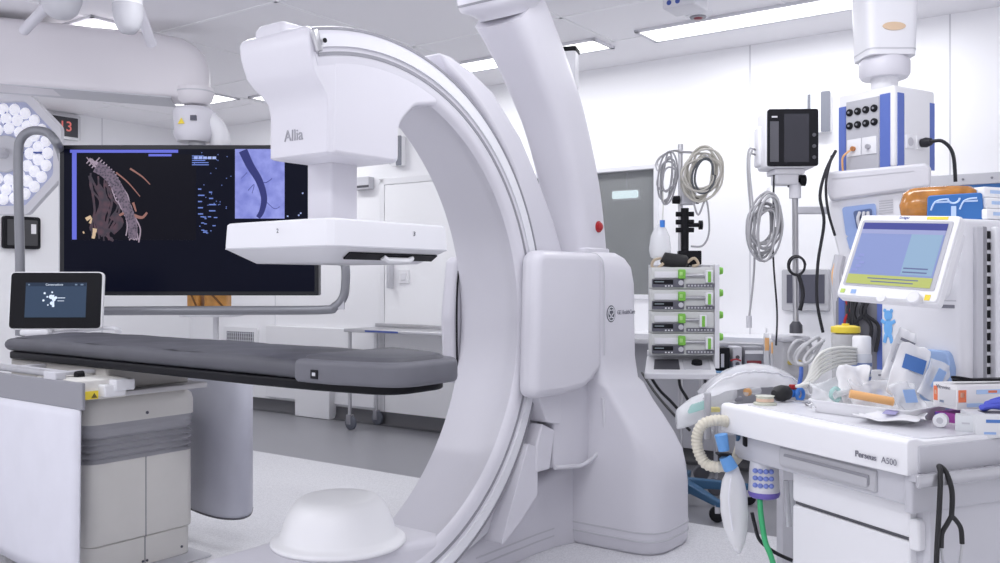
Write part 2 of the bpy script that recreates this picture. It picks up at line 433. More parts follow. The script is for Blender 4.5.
# lower end of the ring: flat shelf with the round tube cover
bp = [pol(1.035, q) for q in range(-116, -66, 4)]
lp = [(p[0], p[1], 0) for p in bp] + [(.46, .24, .0), (.40, .275, .10), (.16, .300, .05), (-.42, .300, .05)]
part(g, 'tube_shelf', MB().prism(rpoly(lp, 0, 6), 'y', -.225, .215), SHELL, bevel=.03, seg=4, bang=50)
prof = [(0, .0), (.262, .0), (.268, .006), (.267, .014), (.258, .020), (.236, .024), (.229, .034), (.215, .075), (.196, .115), (.172, .145), (.150, .158), (.138, .162), (.05, .168), (0, .169)]
prof = [(r*.93, h*1.06) for r, h in prof]
bowl = part(g, 'tube_cover', MB().lathe(prof, c=(.02, -.01, .300), n=48), mat('white_tube_cover', (.88, .88, .90), .38), sharp=60)

# clamp that grips the ring from behind: two cheeks and a rear block
ck = rpoly([(.835, .770, .05), (1.06, .765, .06), (1.26, .775, .2), (1.40, .855, .0), (1.40, 1.405, .0), (.86, 1.405, .07), (.850, 1.15, .3)], 0, 8)
part(g, 'clamp_cheek', MB().prism(ck, 'y', -.335, -.238), SHELL, bevel=.036, seg=4, bang=50)
ck2 = rpoly([(1.01, .78, .04), (1.40, .78), (1.40, 1.39), (1.03, 1.39, .05), (.99, 1.10, .3)], 0, 8)
part(g, 'clamp_cheek', MB().prism(ck2, 'y', .238, .335), SHELL, bevel=.03, seg=4, bang=50)
part(g, 'clamp_block', MB().prism(rpoly([(1.085, .80), (1.40, .80), (1.40, 1.402), (1.085, 1.402)], .03), 'y', -.30, .30), SHELL, bevel=.02, seg=3)
m = MB(); m.tube(smooth_path([(1.012, .234, .82), (1.006, .234, 1.0), (1.008, .234, 1.2), (1.02, .234, 1.32)], 5), .005, 6)
part(g, 'clamp_seal', m, BLACK)
# crescent guard outside the ring, above and below the clamp
out = [(1.150, 69), (1.172, 66), (1.205, 59), (1.235, 52), (1.255, 40), (1.275, 28), (1.31, 20), (1.36, 10)]
cg = [pol(r, q) for r, q in out] + [pol(1.085 if q < 33 else 1.118, q) for q in range(10, 69, 4)]
part(g, 'crescent_guard', MB().prism(cg, 'y', -.175, .18), SHELL, bevel=.018, seg=3, bang=50)
out = [(1.30, -14), (1.27, -24), (1.235, -33), (1.20, -42), (1.15, -52), (1.10, -60)]
cg = [pol(r, q) for r, q in out] + [pol(1.082, q) for q in range(-60, -13, 5)]
part(g, 'crescent_guard', MB().prism(cg, 'y', -.175, .18), SHELL2, bevel=.018, seg=3, bang=50)
# stepped blocks under the clamp
bl = rpoly([(.93, .80), (1.13, .80), (1.13, .62, .02), (1.02, .645, .02)], .01)
part(g, 'pivot_block', MB().prism(bl, 'y', -.275, -.15), SHELL, bevel=.012)
bl = rpoly([(1.00, .64), (1.10, .60), (1.06, .43, .01), (.955, .43, .01), (.955, .55)], .01)
part(g, 'pivot_block', MB().prism(bl, 'y', -.262, -.12), SHELL, bevel=.01)
bl = rpoly([(.90, .565, .01), (.98, .54), (.97, .33), (.82, .225, .02), (.70, .165, .01), (.75, .27)], .01)
part(g, 'pivot_block', MB().prism(bl, 'y', -.255, -.10), SHELL, bevel=.01)

# upright body flaring into the two floor wings
m = MB(); rg = []
cols = [(0, 1.42, 1.82, .60, .15), (.02, 1.405, 1.83, .615, .15), (.10, 1.40, 1.83, .62, .15), (.30, 1.40, 1.83, .618, .15), (.38, 1.40, 1.825, .607, .14), (.45, 1.40, 1.815, .578, .09),
        (.53, 1.402, 1.80, .528, .055), (.61, 1.404, 1.785, .472, .04), (.68, 1.404, 1.775, .420, .036), (.735, 1.40, 1.768, .388, .036), (.765, 1.398, 1.765, .374, .04), (.79, 1.39, 1.76, .348, .05), (.90, 1.38, 1.755, .338, .065),
        (1.26, 1.38, 1.75, .337, .07), (1.34, 1.38, 1.735, .328, .07), (1.385, 1.383, 1.70, .31, .07), (1.412, 1.39, 1.65, .28, .06)]
for z, x0, x1, hy, r in cols: rg.append([(p[0], p[1], z) for p in rpoly([(x0, -hy, r), (x1, -hy, r), (x1, hy, r), (x0, hy, r)], 0, 8)])
body = part(g, 'upright_body', m.rings(rg), SHELL, sharp=60)
for z in (.065, .105):
    m = MB(); m.rings([[(p[0], p[1], zz) for p in rpoly([(1.3980, -.6225, .15), (1.8325, -.6225, .15), (1.8325, .6225, .15), (1.3980, .6225, .15)], 0, 8)] for zz in (z, z+.008)])
    part(body, 'bumper_line', m, LGREY)
# front foot that runs under the ring
m = MB(); rg = []
for x, hy, zt in ((1.52, .20, .42), (1.40, .17, .40), (1.30, .135, .375), (1.15, .125, .33), (.98, .125, .25), (.80, .125, .175), (.55, .125, .13), (.25, .12, .12), (.0, .12, .11), (-.05, .10, .09)):
    rg.append([(x, p[0], p[1]) for p in rpoly([(-hy, .0, .01), (hy, 0, .01), (hy, zt, .05), (-hy, zt, .05)], 0, 5)])
foot = part(g, 'front_foot', m.rings(rg), SHELL, sharp=50)
for z in (.055, .09):
    part(foot, 'bumper_line', MB().rings([[(x, y, zz) for x, y in ((1.29, -.1345), (1.15, -.1268), (.7, -.1268), (.7, -.12), (1.15, -.12), (1.29, -.12))] for zz in (z, z+.007)]), LGREY)
# recessed lower front cover with a lip
lc = rpoly([(1.10, .425, .03), (1.46, .385, .02), (1.46, .90), (1.10, .90)], .01)
part(g, 'lower_cover', MB().prism(lc, 'y', -.255, .255), SHELL, bevel=.02, seg=3)
part(g, 'cover_lip', MB().tube(smooth_path([(1.10, -.262, .43), (1.22, -.262, .415), (1.33, -.266, .405), (1.405, -.30, .45), (1.415, -.335, .53), (1.40, -.338, .72)], 6), .010, 8), SHELL2)
# emblem and lettering on the body
ex, ez = 1.475, 1.115
m = MB().lathe([(0, 0), (.041, 0), (.041, .003), (0, .003)], c=(ex, -.3385, ez), ax='y', n=28)
em = part(g, 'round_emblem', m, INK)
m = MB()
m.tube([(ex+.033*math.cos(k*math.pi/12), -.3392, ez+.033*math.sin(k*math.pi/12)) for k in range(24)], .0022, 6, closed=True)
for s in (-1, 1):
    m.tube(smooth_path([(ex+s*.004, -.3392, ez+.016), (ex+s*.016, -.3392, ez+.019), (ex+s*.021, -.3392, ez+.002), (ex+s*.008, -.3392, ez-.004), (ex+s*.006, -.3392, ez-.018), (ex+s*.019, -.3392, ez-.018)], 5), .0022, 6)
part(em, 'emblem_line', m, mat('emblem_white', (.8, .8, .85), .5))
part(g, 'body_lettering', MB().text('GE HealthCare', .029, (ex+.150, -.3382, ez+.004), (1, 0, 0), (0, 0, 1), .001), GINK, smooth=False)
part(body, 'cover_seam', MB().tube(smooth_path([(1.378, -.25, 1.408), (1.40, -.31, 1.395), (1.41, -.337, 1.33), (1.41, -.3385, 1.1), (1.41, -.3385, .92)], 6), .0035, 6), LGREY)

# leaning cable column up to the ceiling
def gi(px, py, y):
    o_ = loc_in(GF, V((0, 0, CAM_H))); dd = GF.inverted().to_3x3() @ V(((px-CX)/F_PX, 1, -(py-281)/F_PX)); return o_+dd*((y-o_.y)/dd.y)
ctr = [gi(579, 258, -.15), gi(578, 245, -.15), gi(570, 187, -.15), gi(554, 120, -.15), gi(536, 70, -.15), gi(521, 35, -.15), gi(508, 8, -.15)]
ctr = smooth_path(ctr, 6); m = MB(); rg = []
for i, c in enumerate(ctr):
    t = (ctr[min(i+1, len(ctr)-1)]-ctr[max(i-1, 0)]).normalized(); yv = V((0, 1, 0)); xv = yv.cross(t).normalized(); k = i/(len(ctr)-1)
    hx, hy = .112+.022*k, .112+.022*k
    rg.append([c+xv*p[0]+yv*p[1] for p in rect(-hx, -hy, hx, hy, .07, 6)])
col = part(g, 'cable_column', m.rings(rg), SHELL, sharp=60)
m = MB().rings([[(p[0], p[1], z) for p in rect(ctr[0].x-.120, -.272, ctr[0].x+.122, -.028, .06, 6)] for z in (1.395, 1.432)])
part(g, 'column_foot', m, SHELL, bevel=.006)
te = ctr[-1]; fr = FR(te.x, te.y, te.z-.03, 0, 0, -22)
fl = [(0, 0), (.128, 0), (.15, .03), (.20, .055), (.205, .075), (.205, .15), (.195, .165), (0, .165)]
fg = part(g, 'column_flange', MB().lathe(fl, n=40), SHELL, GF @ fr, sharp=50)
part(fg, 'flange_seal', MB().lathe([(.203, .078), (.2085, .078), (.2085, .088), (.203, .088)], n=40), MGREY, GF @ fr)
part(g, 'ceiling_bellows', MB().lathe([(0, .16), (.17, .16), (.17, .30), (.0, .30)], n=32), SHELL2, GF @ fr)
eb = part(g, 'emergency_stop', MB().lathe([(0, 0), (.028, 0), (.028, -.006), (.020, -.008), (.020, -.016), (.012, -.022), (0, -.023)], c=(1.475, -.266, 1.535), ax='y', n=20), RED)
part(eb, 'stop_mark', MB().text('stop', .010, (1.505, -.2895, 1.535), (1, 0, 0), (0, 0, 1), .0005), INK, smooth=False) if False else None
cs_ = gi(566, 58, .06); CSF = GF @ FR(cs_.x, cs_.y, cs_.z, 20)
m = MB().box(-.05, -.06, -.16, .05, .06, .05, .012)
bx = part(g, 'column_sensor', m, WHITE, CSF)
part(bx, 'sensor_window', MB().box(-.055, -.066, .025, .052, .062, .052, .008), BLACK, CSF)

# ================================================================== PATIENT TABLE
t = root('patient_table', 'long patient table with grey padded top on a cream pedestal', 'operating table', GF @ FR(-.07, 1.5, 0))
TF = GF
ZT = .905
m = MB()
tp = rpoly([(-.280, 1.93, .03), (-.285, .12, .02), (-.268, -.20, .2), (-.22, -.52, .12), (.06, -.52, .12), (.15, -.20, .2), (.20, .12, .02), (.21, 1.93, .03)], 0, 8)
m.prism(tp, 'z', ZT, ZT+.035)
part(t, 'tabletop', m, CARBON, TF, bevel=.008, seg=3)
# mattress: two pads with rounded rims, a little wavy
def pad(outline, z0, z1, r, wave=0):
    mm = MB(); rg = []
    cx = sum(p[0] for p in outline)/len(outline); cy = sum(p[1] for p in outline)/len(outline)
    for k in range(5):
        q = math.pi/2*k/4; i = r*(1-math.sin(q)); z = z0+r*(1-math.cos(q)); rg.append((i, z))
    rg += [(i, z1-(z-z0)) for i, z in rg[::-1]]
    rings = []
    for i, z in rg:
        rr = []
        for p in outline:
            d = V((p[0]-cx, p[1]-cy)); 
            rr.append((p[0]-(i if d.x > 0 else -i), p[1]-(i if d.y > 0 else -i), z+(wave*math.sin(p[1]*9) if z > (z0+z1)/2 else 0)))
        rings.append(rr)
    # rounded crown over the top
    mm.rings(rings)
    return mm
op = []
for k in range(25): op.append((-.290, 1.94-2.11*k/24))
for k in range(25): op.append((.215, -.17+2.11*k/24))
mt = part(t, 'mattress', pad(op, ZT+.036, ZT+.100, .03, .003), PAD, TF, sharp=60)
# stitched top overlay with a raised middle
m = MB(); rows = []
for i in range(41):
    y = 1.90-2.07*i/40; row = []
    for j in range(13):
        x = -.262+.45*j/12; d = min(j, 12-j)/6
        row.append((x, y, ZT+.099+.010*math.sin(min(1, d*1.6)*math.pi/2)+.003*math.sin(y*21+j*.8)*(.3+d)+.002*math.sin(y*43)))
    rows.append(row)
part(mt, 'mattress_cover', m.grid(rows), PAD, TF, sharp=80)
hp_ = rpoly([(-.300, -.13, .02), (-.300, -.30, .2), (-.240, -.575, .12), (.065, -.575, .12), (.17, -.30, .2), (.215, -.13, .02)], 0, 8)
m = MB(); rg = []
ccx, ccy = -.05, -.35
for z, sc in ((ZT+.030, .97), (ZT+.036, .99), (ZT+.045, 1.0), (ZT+.088, 1.0), (ZT+.100, .985), (ZT+.106, .95)):
    rg.append([(ccx+(p[0]-ccx)*sc, ccy+(p[1]-ccy)*sc, z) for p in hp_])
hp2 = part(t, 'head_pad', m.rings(rg), PADT, TF, sharp=70)
m = MB(); rg = []
for z, sc in ((ZT+.103, .86), (ZT+.114, .84), (ZT+.120, .78)):
    rg.append([(ccx+(p[0]-ccx)*sc, ccy+.02+(p[1]-ccy)*sc, z) for p in hp_])
part(hp2, 'head_insert', m.rings(rg), PAD, TF, sharp=70)
part(hp2, 'side_tag', MB().box(-.3035, -.255, ZT+.045, -.298, -.22, ZT+.075, .002), BLACK, TF)
part(hp2, 'tag_print', MB().box(-.3045, -.245, ZT+.055, -.3030, -.23, ZT+.066), LGREY, TF)
part(t, 'white_tag', MB().box(-.268, 1.42, ZT+.006, -.262, 1.44, ZT+.028), BWHITE, TF)
# lateral drive under the top
part(t, 'slide_carriage', MB().prism(rpoly([(-.40, 1.03, .01), (.19, 1.03, .01), (.19, 2.0, .01), (-.40, 2.0, .01)], .01), 'z', .788, .812), mat('pale_carriage', (.62, .61, .62), .45), TF, bevel=.006)
part(t, 'slide_plate', MB().prism(rect(-.26, 1.10, .14, 1.95, .02), 'z', .812, .905), mat('warm_grey_plate', (.50, .48, .46), .5), TF, bevel=.006)
c = part(t, 'drive_box', MB().prism(rpoly([(-.43, 1.02, .02), (-.22, 1.00, .02), (-.22, 1.35, .01), (-.43, 1.35, .01)], .01), 'z', .790, .872), CREAM, TF, bevel=.008, seg=3)
part(c, 'drive_cap', MB().box(-.30, .955, .822, -.215, 1.03, .868, .006), WHITE, TF)
part(c, 'drive_tab', MB().box(-.345, .965, .800, -.25, 1.02, .850, .006), BWHITE, TF)
part(c, 'yellow_warning_label', MB().box(-.425, 1.010, .793, -.345, 1.022, .826), YELLOW, TF)
m = MB(); m.prism([(-.375, .798), (-.35, .798), (-.3625, .818)], 'y', 1.0085, 1.012)
part(c, 'warning_triangle', m, mat('warning_dark', (.15, .12, .03), .5), TF)
# accessory rail with clamp along the side
m = MB(); m.box(-.435, 1.17, .876, -.425, 2.2, .900, .002); 
rl = part(t, 'side_rail', m, STEEL, TF)
m = MB(); m.box(-.46, 1.13, .850, -.415, 1.23, .902, .006)
cl = part(t, 'rail_clamp', m, LGREY, TF)
part(cl, 'clamp_knob', MB().lathe([(0, 0), (.016, 0), (.018, .01), (.018, .03), (0, .034)], c=(-.36, 1.16, .88), ax='x', n=16), BLACK, TF)
for y in (1.2, 1.62): part(rl, 'rail_bracket', MB().box(-.43, y-.015, .880, -.25, y+.015, .896, .003), LGREY, TF)
hp_1 = part(t, 'end_handle', MB().tube(smooth_path([(-.36, 2.06, .80), (-.37, 2.07, .90), (-.38, 2.10, 1.0), (-.36, 2.20, 1.05)], 5), [.022]*15+[.03], 12), WHITE, TF)
part(hp_1, 'handle_knob', MB().ball((-.385, 1.93, .842), .026, 12), BLACK, TF)
part(t, 'sliding_strut', MB().box(-.40, 1.20, .885, -.375, 1.95, .899, .003), LGREY, TF)
# pedestal
PX0, PX1, PY0, PY1 = -.31, .205, 1.15, 1.95
def prct(i, r): return rect(PX0+i, PY0+i, PX1-i, PY1-i, r, 8)
pc = part(t, 'pedestal_cap', MB().rings([[(p[0], p[1], z) for p in prct(i, .06)] for i, z in ((-.008, .662), (-.008, .728), (-.002, .755), (.020, .776), (.06, .788))]), CREAM, TF, sharp=50)
part(pc, 'cap_screw', MB().lathe([(0, 0), (.007, 0), (.007, -.004), (0, -.004)], c=(-.045, PY0-.007, .69), ax='y', n=10), INK, TF)
m = MB(); rg = []
for k in range(13):
    z = .495+.170*k/12; i = (.0, .016)[k % 2]
    if k > 7: i = (0, .003)[k % 2]
    rg.append([(p[0], p[1], z) for p in prct(i-.003, .06)])
part(t, 'bellows', m.rings(rg), BELL, TF, sharp=20)
lo = part(t, 'pedestal_body', MB().rings([[(p[0], p[1], z) for p in prct(.002, .05)] for z in (.142, .50)]), CREAM, TF, bevel=.006)
part(lo, 'body_seam', MB().box(-.047, PY0+.0005, .142, -.043, PY0+.003, .498), MGREY, TF)
pb = part(t, 'pedestal_skirt', MB().rings([[(p[0], p[1], z) for p in prct(.010, .05)] for z in (.012, .140)]), CREAM, TF, bevel=.004)
part(pb, 'skirt_seam', MB().box(-.047, PY0+.008, .015, -.043, PY0+.011, .138), MGREY, TF)
for x, z in ((-.21, .05), (-.055, .03), (-.035, .03), (.14, .05)):
    part(pb, 'skirt_screw', MB().lathe([(0, 0), (.006, 0), (.006, -.003), (0, -.003)], c=(x, PY0+.010, z), ax='y', n=8), INK, TF)
part(t, 'floor_plate', MB().prism(rect(-.25, 1.05, .235, 2.0, .03), 'z', .003, .012), LGREY, TF, bevel=.003)
# radiation shields hanging from the rails
m = MB(); o_ = [(-.452, .975), (-.452, 2.1)]
rows = []
for i in range(15):
    k = i/14; row = []
    for j in range(17):
        u = j/16; y = .945+1.15*u
        zlo = .085+.03*math.cos(u*5)*.3
        z = .775*(1-k)+zlo*k
        row.append((-.455-.05*k*math.sin(u*6+.4)*.5-.012*k, y-.03*k*(1-u), z))
    rows.append(row)
sh = part(t, 'lead_apron', m.grid(rows), SKIRTW, TF, solid=.008)
part(sh, 'apron_header', MB().prism(rect(.92, .765, 2.11, .872, .004), 'x', -.462, -.448), mat('apron_header_grey', (.27, .27, .30), .5), TF, bevel=.003)
m = MB()
pth = [tuple(loc_in(GF, V(q_)))[:2] for q_ in ((-1.66, 4.66, 0), (-1.53, 4.44, 0), (-1.36, 4.275, 0), (-1.245, 4.235, 0), (-1.200, 4.30, 0), (-1.225, 4.44, 0))]
pth = [V((p[0], p[1], 0)) for p in smooth_path([(a_, b_, 0) for a_, b_ in pth], 6)]
rows = [[(p.x, p.y, z) for p in pth] for z in (.155, .17, .5, .86)]
fs = part(t, 'curved_shield', m.grid(rows), SKIRT, TF, solid=.012, sharp=80)
part(fs, 'shield_edge', MB().tube([(p.x, p.y, .155) for p in pth], .008, 6), DGREY, TF)

# ================================================================== TABLESIDE TOUCH SCREEN
pt = P(56, 300, 4.95)
d = root('control_tablet', 'small touch-screen control tablet in white rim standing behind the table rail', 'touch screen', FR(pt.x, pt.y, 0, 4))
s = 4.95/900
W2, H2 = 45.5*s, 29*s
fr = FR(0, 0, pt.z, 0, -6)
fr2 = FR(pt.x, pt.y, 0, 4) @ fr
m = MB().prism(rpoly([(-W2, -H2, .03), (W2, -H2, .03), (W2, H2, .03), (-W2, H2, .03)], 0, 5), 'y', 0, .03)
hs = part(d, 'housing', m, BWHITE, fr2, bevel=.006)
gl = part(d, 'glass_front', MB().prism(rpoly([(-W2+.008, -H2+.006, .022), (W2-.008, -H2+.006, .022), (W2-.008, H2-.006, .022), (-W2+.008, H2-.006, .022)], 0, 5), 'y', -.003, .002), BLACK, fr2)
dp = part(gl, 'display', MB().box(-.162, -.0045, -.093, .162, -.002, .098), screen_mat('tablet_screen_blue', (.045, .07, .12), .9), fr2)
tabw = screen_mat('screen_white', (.75, .85, 1.0), .9)
tabg = screen_mat('screen_grey_blue', (.20, .27, .38), .8)
m = MB(); m.box(-.16, -.0052, .078, .16, -.004, .097)
part(gl, 'title_bar', m, screen_mat('tablet_bar', (.03, .045, .08), .8), fr2)
m = MB().text('Conversations', .016, (-.01, -.0055, .087), (1, 0, 0), (0, 0, 1), .0004)
part(gl, 'title_text', m, tabw, fr2, smooth=False)
m = MB()
for dx, dz, r in ((-.06, .04, .006), (-.045, .02, .005), (-.065, .0, .006), (-.02, .045, .005), (-.025, .02, .012), (-.01, .005, .010), (-.02, -.015, .010), (-.012, -.03, .007), (.0, .015, .008), (-.04, -.025, .004)):
    m.lathe([(0, 0), (r, 0), (r, .001), (0, .001)], c=(dx, -.0056, dz), ax='y', n=12)
m.box(.01, -.0058, .012, .05, -.0048, .016); m.box(.01, -.0058, -.004, .045, -.0048, -.001)
m.tube([(-.01, -.005, -.03), (-.012, -.005, .03)], .004, 6)
part(gl, 'joint_diagram', m, tabw, fr2)
m = MB(); m.box(.10, -.0058, .083, .112, -.0048, .091); m.box(.13, -.0058, .083, .145, -.0048, .091); m.box(-.15, -.0058, .083, -.14, -.0048, .091)
part(gl, 'status_icon', m, tabg, fr2)
m = MB()
m.tube(smooth_path([(-.17, .02, pt.z-H2-.012), (.0, .03, pt.z-H2-.02), (.24, .04, pt.z-H2+.005), (.32, .02, pt.z-H2+.0), (.34, -.02, pt.z-H2-.012)], 6), [.02]*25, 8, flat=.6)
m.tube([(.04, .05, pt.z-H2-.02), (.04, .09, .03)], .02, 10)
st = part(d, 'support_arm', m, WHITE)
part(st, 'base_plate', MB().box(-.06, .0, .003, .14, .2, .03, .008), LGREY)
m = MB(); m.box(-.17, -.06, pt.z-H2-.03, -.02, .04, pt.z-H2+.004, .012)
part(d, 'grip_foot', m, WHITE)

# ================================================================== LARGE DISPLAY ON ITS BOOM
YM = 5.42
def at(px, py, Y=YM): return P(px, py, Y)
def pr(m, x0, y0, x1, y1, Y0, Y1, r=0):
    """block whose face covers a pixel rectangle at distance Y0, running back to Y1"""
    a_, b_ = P(x0, y1, Y0), P(x1, y0, Y0)
    if r: return m.prism(rpoly([(a_.x, a_.z), (b_.x, a_.z), (b_.x, b_.z), (a_.x, b_.z)], r, 5), 'y', Y0, Y1)
    return m.box(a_.x, Y0, a_.z, b_.x, Y1, b_.z)
ctrm = at(190, 220)
d = root('large_display', 'very large black wall-size display showing an angiogram, hung from the overhead boom', 'display', FR(ctrm.x, YM+.06, at(0, 296).z))
pan = part(d, 'panel_housing', pr(MB(), 59.5, 144.5, 318.5, 295, YM, YM+.075, .012), mat('display_housing', (.012, .013, .018), .35), WF, bevel=.004)
part(d, 'side_edge', pr(MB(), 58.6, 144.5, 60.2, 295, YM+.003, YM+.078), LGREY, WF)
scr = part(d, 'screen', pr(MB(), 64, 148.5, 314.5, 291, YM-.003, YM+.001), None or screen_mat('screen_navy', (.0022, .003, .011), 1), WF)
bl1 = screen_mat('screen_violet_blue', (.13, .15, .62), 1.0)
bl2 = screen_mat('screen_blue', (.10, .14, .45), .9)
xr = bpy.data.materials.new('xray_view'); xr.use_nodes = True
nt = xr.node_tree; b = nt.nodes['Principled BSDF']; tc = nt.nodes.new('ShaderNodeTexCoord'); nz = nt.nodes.new('ShaderNodeTexNoise'); nz.inputs['Scale'].default_value = 14; nz.inputs['Detail'].default_value = 5
rp = nt.nodes.new('ShaderNodeValToRGB'); rp.color_ramp.elements[0].position = .25; rp.color_ramp.elements[1].position = .75; rp.color_ramp.elements[0].color = (.15, .18, .60, 1); rp.color_ramp.elements[1].color = (.36, .40, .90, 1)
nt.links.new(tc.outputs['Object'], nz.inputs['Vector']); nt.links.new(nz.outputs['Fac'], rp.inputs['Fac']); nt.links.new(rp.outputs['Color'], b.inputs['Emission Color']); b.inputs['Emission Strength'].default_value = 1; b.inputs['Base Color'].default_value = (.02, .02, .05, 1); b.inputs['Roughness'].default_value = .2
YS = YM-.005
m = pr(MB(), 72, 152, 76.5, 239, YS, YS+.003); 
part(scr, 'tool_strip', m, bl1, WF)
m = pr(MB(), 70, 149.2, 178, 152.2, YS, YS+.003); pr(m, 148.5, 153.5, 171.5, 155.8, YS, YS+.003)
part(scr, 'title_strip', m, bl1, WF)
part(scr, 'angiogram_field', pr(MB(), 77.5, 153.5, 196, 239.5, YS+.001, YS+.003), screen_mat('screen_black', (.004, .004, .009), 1), WF)
part(scr, 'xray_view', pr(MB(), 235, 148.5, 284.5, 218, YS, YS+.003), xr, WF)
def stroke(pts, w0, w1, Y=YS-.001, n=5):
    q = smooth_path([P(a_, b_, Y) for a_, b_ in pts], n); k = len(q)
    return q, [(w0+(w1-w0)*i/(k-1))/2*Y/900 for i in range(k)]
def vessel(name, strokes, mt_):
    m = MB()
    for pts, w0, w1 in strokes:
        q, rr = stroke(pts, w0, w1)
        m.tube(q, rr, 8)
    m.xf(Matrix.Translation((0, YS, 0)) @ Matrix.Diagonal((1, .04, 1, 1)) @ Matrix.Translation((0, -YS, 0)))
    return part(scr, name, m, mt_, WF)
def vein(name, c0, c1, sc, e=1):
    mm = bpy.data.materials.new(name); mm.use_nodes = True; nt = mm.node_tree; b = nt.nodes['Principled BSDF']; tc = nt.nodes.new('ShaderNodeTexCoord'); nz = nt.nodes.new('ShaderNodeTexVoronoi'); nz.inputs['Scale'].default_value = sc
    rp = nt.nodes.new('ShaderNodeValToRGB'); rp.color_ramp.elements[0].position = .1; rp.color_ramp.elements[1].position = .7; rp.color_ramp.elements[0].color = (*c0, 1); rp.color_ramp.elements[1].color = (*c1, 1)
    nt.links.new(tc.outputs['Object'], nz.inputs['Vector']); nt.links.new(nz.outputs['Distance'], rp.inputs['Fac']); nt.links.new(rp.outputs['Color'], b.inputs['Emission Color']); b.inputs['Emission Strength'].default_value = e; b.inputs['Base Color'].default_value = (.02, .02, .03, 1)
    return mm
stent = vein('screen_stent', (.02, .016, .03), (.42, .33, .40), 105)
tissue = vein('screen_tissue', (.075, .018, .028), (.016, .005, .012), 26)
rnd = random.Random(21)
def strands(path, n, spread, w, wob):
    out = []
    for k in range(n):
        o0, ph = spread*(2*k/(n-1)-1), rnd.uniform(0, 6)
        out.append(([(x+o0*(1-.25*i/len(path))+wob*math.sin(i*1.9+ph), y+o0*.35+wob*math.cos(i*2.3+ph)) for i, (x, y) in enumerate(path)], w*rnd.uniform(.7, 1.3), w*rnd.uniform(.5, 1.2)))
    return out
vessel('tissue_print', [([(97, 185), (104, 200), (100, 220), (106, 234)], 7, 11), ([(112, 214), (120, 222), (112, 232)], 9, 6)] + strands([(99, 178), (102, 190), (107, 202), (104, 216), (100, 228), (104, 237)], 9, 12, 2.2, 2.5), tissue)
vessel('stent_shade', [([(96, 166), (108, 174), (119, 190), (126, 206), (132, 222), (133, 238)], 12, 9)], vein('screen_stent_dark', (.015, .012, .025), (.17, .12, .17), 75))
sp = [(93, 160), (101, 167), (109, 174), (115, 184), (120, 194), (125, 205), (130, 216), (133, 227), (133, 238)]
zig = []
for i in range(26):
    t0 = i/25*(len(sp)-1); j = min(int(t0), len(sp)-2); f_ = t0-j
    x, y = sp[j][0]+(sp[j+1][0]-sp[j][0])*f_, sp[j][1]+(sp[j+1][1]-sp[j][1])*f_
    hw_ = 6.6-2.8*i/25
    zig.append(([(x-hw_, y+hw_*.45), (x-hw_*.3, y-1.5), (x+hw_*.3, y+1.2), (x+hw_, y-hw_*.45)], 1.2, 1.2))
vessel('stent_mesh', strands(sp, 8, 7.5, 1.2, 1.3) + zig, screen_mat('screen_stent_pale', (.36, .29, .36), .9))
vessel('vessel_image', [([(116, 172), (128, 182), (140, 196)], 1.6, .8), ([(130, 168), (142, 176), (150, 184)], 2, .8), ([(119, 215), (126, 212), (133, 214)], 2.5, 2.5), ([(134, 215), (142, 217), (147, 212)], 3.5, 2), ([(133, 202), (136, 211)], 2.5, 1.5)], screen_mat('screen_copper', (.30, .15, .13), .9))
vessel('bone_image', [([(86, 219), (91, 216)], 4, 3), ([(90, 223), (92, 218)], 3, 2), ([(95, 228), (93, 238)], 5, 3), ([(83, 231), (84, 233)], 1.5, 1.5)], screen_mat('screen_cream', (.62, .46, .30), .9))
vessel('artery_image', [([(243, 150), (250, 165), (259, 180), (264, 197), (262, 210), (258, 217)], 9, 4.5)], screen_mat('screen_dark_blue', (.035, .04, .16), 1))
vessel('branch_image', [([(260, 181), (266, 182), (272, 178)], 1.2, .8), ([(248, 190), (254, 184), (252, 193)], .9, .6), ([(247, 172), (241, 178)], .8, .5), ([(265, 200), (274, 208), (280, 206)], .8, .6)], screen_mat('screen_mid_blue', (.07, .08, .30), 1))
rnd = random.Random(3)
T1, T2 = screen_mat('screen_text_blue', (.16, .24, .62), .9), screen_mat('screen_text_pale', (.40, .48, .80), .9)
def rd(x0, y0, x1, y1, mt_): part(scr, 'readout_line', pr(MB(), x0, y0, x1, y1, YS, YS+.003), mt_, WF)
for k in range(5): rd(192, 155+k*2.2, 192+rnd.uniform(8, 22), 155.9+k*2.2, T1)
for k in range(9): rd(198+(k % 2)*11, 188+k*3.1, 198+(k % 2)*11+rnd.uniform(3, 7), 189.2+k*3.1, T1)
for k in range(22):
    x, y = rnd.uniform(188, 232), rnd.uniform(150, 208); rd(x, y, x+.8, y+.8, T1)
for k in range(14):
    x, y = rnd.uniform(198, 214), rnd.uniform(215, 232); rd(x, y, x+rnd.uniform(1, 4), y+1, T1)
for x, y in ((300, 212), (298, 214), (302, 192), (287, 215)): rd(x, y, x+1.4, y+1.4, T2)
for k in range(5): rd(194+k*4.6, 156, 197.6+k*4.6, 158.6, T2)
